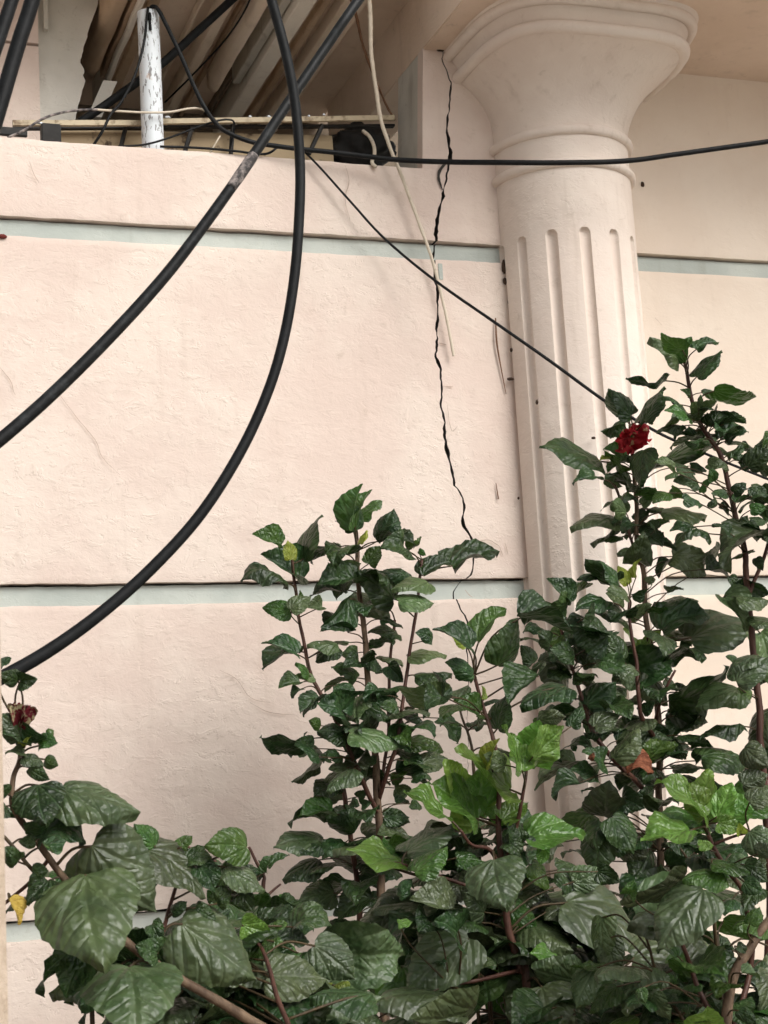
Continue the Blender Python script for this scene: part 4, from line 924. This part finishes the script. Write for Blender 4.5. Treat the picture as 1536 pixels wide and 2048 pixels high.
leaves(RGT, 'a', '''1519 90 1120 405 265 y c;1300 480 1540 625 185 d;1240 662 1540 685 95 y;1540 850 1408 935 250 y f;1240 1425 1540 1200 255 y f;1425 1182 1148 1365 145 y;1382 1542 1248 1480 105 k;1255 1245 1148 1190 84 d;1262 1832 905 1955 135 d c;1400 40 1470 120 100 d;1420 300 1480 420 110 d''')
leaves(RGT, '8', '''1155 175 1435 220 145 d f;1400 130 1540 240 190 y f;1390 340 1540 280 150 y;1540 350 1430 420 130 y f''')
RGT.fill(r1, 0.70, 0.83, 24, 0.05, 0.085, 'dddku', (0.015, 0.07), keep=lambda x, y: x > 1330)
RGT.fill(r2, 0.2, 1.0, 26, 0.06, 0.09, 'dddk', (0.015, 0.06), keep=lambda x, y: x > 1420)
RGT.fill(r3, 0.2, 1.0, 12, 0.07, 0.10, 'ddy', (0.015, 0.05), keep=lambda x, y: x > 1480)

# ---- right foreground shrub with big leaves
yG = -2.2
b = at(1480, 2200, yG)
RFG = Plant('hibiscus_shrub', 'large-leaved hibiscus at the bottom right with a bright green leaf rosette', (b.x, yG, 0))
g0 = RFG.stem([foot(1440, 2150, yG), (1440, 2200, yG), (1448, 2080, yG), (1466, 1956, yG), (1500, 1895, yG), (1545, 1835, yG), (1620, 1760, yG), (1720, 1690, yG)], 28, 14, 'wood')
g1 = RFG.stem([(1446, 2090, yG), (1478, 2020, yG + .05), (1500, 1940, yG + .08), (1502, 1860, yG + .06), (1485, 1785, yG + .02), (1454, 1737, yG), (1425, 1690, yG), (1405, 1650, yG)], 13, 9, 'stem')
g2 = RFG.stem([(1448, 2080, yG), (1400, 1980, yG + .05), (1370, 1900, yG + .05), (1350, 1850, yG + .05)], 12, 8)
g3 = RFG.stem([(1425, 1690, yG), (1470, 1672, yG - .02), (1500, 1665, yG - .03)], 7, 5)
leaves(RFG, '8', '''1175 520 1080 330 150 g r;1240 530 1330 330 150 g r;1250 560 1380 590 120 g r;1090 605 805 665 155 g r;1170 530 890 325 92 g r;1170 530 1205 255 215 g r;1170 525 1255 420 125 g r;1190 560 908 500 115 k f;1258 545 1455 415 215 g r;1430 610 1560 770 205 y f;1430 440 1560 370 130 y f;1380 620 1370 560 60 n;1140 700 1228 690 62 g;1300 785 1425 770 64 u;
1270 850 1045 885 135 k f;1210 790 1442 850 55 k;1165 942 900 1290 360 y f;1040 900 692 1035 140 y f;740 970 775 888 95 k;1520 1130 1338 1160 115 k f;1430 1140 1490 1040 95 k f;1530 1180 1480 1160 60 g;1480 940 1400 1060 140 d;1400 900 1510 960 160 d;1330 1000 1280 1080 100 d;
1180 1790 1190 1608 340 g o;1540 1430 1480 1650 155 y f;1300 1500 1230 1560 120 k c;1330 740 1260 900 150 k f;1400 800 1536 900 170 d f;1480 740 1540 680 120 y''')
leaves(RFG, 'c', '''1490 560 1390 640 120 d;1330 660 1480 730 70 u;1180 470 1260 540 90 d;1290 450 1360 500 70 d;620 830 760 1040 150 u f;520 780 560 900 120 k;1100 1020 960 1060 100 d;1300 960 1440 1060 160 d''')
RFG.fill(g2, 0.0, 0.8, 34, 0.06, 0.11, 'ddyk', (0.02, 0.12), keep=lambda x, y: y > 1930, back=0.12)
RFG.fill(g1, 0.0, 0.35, 16, 0.06, 0.10, 'ddk', (0.02, 0.10), keep=lambda x, y: y > 1930, back=0.12)
RFG.fill(g1, 0.55, 0.85, 14, 0.05, 0.08, 'dky', (0.02, 0.06), keep=lambda x, y: 1380 < x and y > 1700, back=0.12)

CEN.fill(c1, 0.10, 0.45, 40, 0.09, 0.14, 'ddy', (0.05, 0.22), keep=lambda x, y: y > 1800 and x > 800, back=0.45)
FLO.fill(f1, 0.12, 0.30, 22, 0.09, 0.13, 'ddy', (0.05, 0.2), keep=lambda x, y: 1120 < x < 1500 and y > 1650)
RFG.fill(g0, 0.18, 0.3, 24, 0.08, 0.12, 'ddy', (0.05, 0.2), keep=lambda x, y: y > 1900, back=0.4)
LEFT.fill(l1, 0.16, 0.42, 30, 0.08, 0.12, 'ddy', (0.03, 0.14), keep=lambda x, y: y > 1900 and 220 < x < 760, back=0.3)
LEFT.scatter(30, 300, 720, 1900, 2070, 80, 160, 'yyydku', (0.1, 0.3), keep=lambda x, y: x > 440 or y > 1960)
CEN.scatter(34, 790, 1160, 1800, 2070, 80, 160, 'yyyyku', (0.08, 0.25))
RFG.scatter(30, 1150, 1560, 1830, 2070, 80, 160, 'yyyyku', (0.12, 0.3), keep=lambda x, y: not (1420 < x < 1536 and 1850 < y < 1960))
FLO.scatter(9, 1080, 1330, 1300, 1700, 65, 110, 'yduk', (0.05, 0.2))
RGT.scatter(7, 1440, 1560, 1180, 1700, 70, 120, 'yduk', (-0.05, 0.15))
MID.scatter(9, 640, 830, 1660, 1960, 60, 110, 'yddku', (-0.08, 0.12))
# ---- two small bushes with little glossy leaves
def small_bush(label, x, y, Y, n, rpx, lo, hi, kinds):
    b = at(x, y + 120, Y)
    P_ = Plant('small_bush', label, (b.x, Y, 0), 'bush', 'small glossy-leaved bushes at the bottom')
    rg = P_.rng
    for i in range(6):
        a = i * 1.05; q = at(x + rpx * 0.7 * math.cos(a), y - rpx * 0.4 * abs(math.sin(a * 1.7)), Y + 0.05 * math.sin(a))
        C = P_.stem([('w', b.x + 0.02 * math.cos(a), Y + 0.02 * math.sin(a), 0), (x + 10 * math.cos(a), y + 110, Y), (q and x + rpx * 0.5 * math.cos(a), y + 30, Y + 0.03 * math.sin(a)), (x + rpx * 0.8 * math.cos(a), y - rpx * 0.5 * abs(math.sin(a * 1.7)), Y + 0.05 * math.sin(a))], 6, 3)
        P_.fill(C, 0.55, 1.0, n // 6, lo, hi, kinds, (0.005, 0.035))
small_bush('small bush with tiny glossy leaves at the bottom, left of the middle stem', 600, 2020, -2.3, 66, 48, 0.018, 0.032, 'kkdn')
small_bush('small bush with rounded glossy leaves under the big leaves at the bottom right', 1400, 1965, -1.9, 54, 75, 0.03, 0.05, 'kkkd')

# ---- flower and buds
def petal_mesh(seed, mat, L, Wd, crumple):
    V = []; F = []; nS, nV = 10, 8
    for i in range(nS + 1):
        s = i / nS
        for j in range(nV + 1):
            v = j / nV * 2 - 1; w = Wd * math.sin(math.pi * min(1, 0.12 + 0.62 * s)) * (1 + 0.1 * math.sin(j * 2.2 + seed))
            p = Vector((s * L, v * w, L * 0.25 * v * v))
            q = Vector((s * 3 + seed * 4.1, v * 2, seed))
            V.append(p + Vector((noise.noise(q * 1.6), noise.noise(q * 1.6 + Vector((7, 0, 0))), noise.noise(q * 1.6 + Vector((0, 7, 0))))) * crumple * L * (0.25 + s))
    for i in range(nS):
        for j in range(nV): k = i * (nV + 1) + j; F.append((k, k + 1, k + nV + 2, k + nV + 1))
    return V, F
def petal_mat(name, c1, c2, edge, sc=28, lo=0.45, hi=0.6):
    t = NT(name); p = t.pos(); n = t.noise(p, sc, 4, 0.6, 0.8)
    col = t.mix(t.ramp(n, lo, hi), c1, c2); col = t.mix(t.ramp(t.noise(p, sc * 1.7, 3, 0.5), 0.62, 0.7), col, edge)
    pb = t.bsdf(col, 0.55, t.bump(n, 0.4, 0.004), 0.3); tr = t.n('ShaderNodeBsdfTranslucent'); t.l(col, tr.inputs['Color'])
    mx = t.n('ShaderNodeMixShader'); mx.inputs[0].default_value = 0.25; t.l(pb.outputs[0], mx.inputs[1]); t.l(tr.outputs[0], mx.inputs[2]); return t.done(mx)
M['petal'] = petal_mat('wilted_red_petal', (0.36, 0.012, 0.020), (0.60, 0.04, 0.055), (0.74, 0.52, 0.32))
M['budpetal'] = petal_mat('striped_bud_petal', (0.13, 0.012, 0.02), (0.34, 0.30, 0.17), (0.16, 0.015, 0.025), 90, 0.5, 0.58)
def flower(plant, name, pos, axis, L, Wd, n, mat, opening, crumple, label, sepal=True):
    V0, F0 = tube_vf([pos - axis * L * 0.25, pos, pos + axis * L * 0.15], [L * 0.05, L * 0.11, L * 0.09], 8)
    root = mesh_obj(name, V0, F0, LM['k'], plant.root, smooth=True); root['label'] = label
    a = axis.normalized(); u = a.orthogonal().normalized(); w = a.cross(u)
    for i in range(n):
        th = 2 * math.pi * i / n + 0.3; out = u * math.cos(th) + w * math.sin(th)
        x = (a * math.cos(opening) + out * math.sin(opening)).normalized(); y = a.cross(out).normalized(); z = x.cross(y)
        V, F = petal_mesh(i + 1.3, mat, L, Wd, crumple)
        mesh_obj('petal', [pos + x * p.x + y * p.y - z * p.z for p in V], F, M[mat], root, smooth=True)
    if sepal:
        for i in range(5):
            th = 2 * math.pi * i / 5; out = u * math.cos(th) + w * math.sin(th); x = (a + out * 0.75).normalized(); y = a.cross(out).normalized()
            mesh_obj('sepal', [pos - a * L * 0.1 + y * L * 0.1, pos - a * L * 0.1 - y * L * 0.1, pos + x * L * 0.35 - a * L * .05], [(0, 1, 2)], LM['k'], root)
    return root
p0 = at(1262, 884, yF - 0.03)
flower(FLO, 'flower', p0 + Vector((0, 0, 0.02)), Vector((0.1, -0.55, -0.8)).normalized(), 0.048, 0.035, 6, 'petal', 0.9, 0.28, 'wilted crumpled red flower with cream edges')
p1 = at(38, 1452, yL - 0.02)
flower(LEFT, 'flower_bud', p1, Vector((0.25, -0.1, 1)).normalized(), 0.030, 0.010, 6, 'budpetal', 0.4, 0.14, 'half-closed bud striped dark red and cream')
p2 = at(98, 1470, yL - 0.02)
o = blob('green_bud', 100, 1468, yL - 0.02, 17, 22, LM['k'], LEFT.root, 0.006, 3)

print('LEAVES', sum(1 for o in bpy.data.objects if o.name.split('.')[0] == 'leaf'))
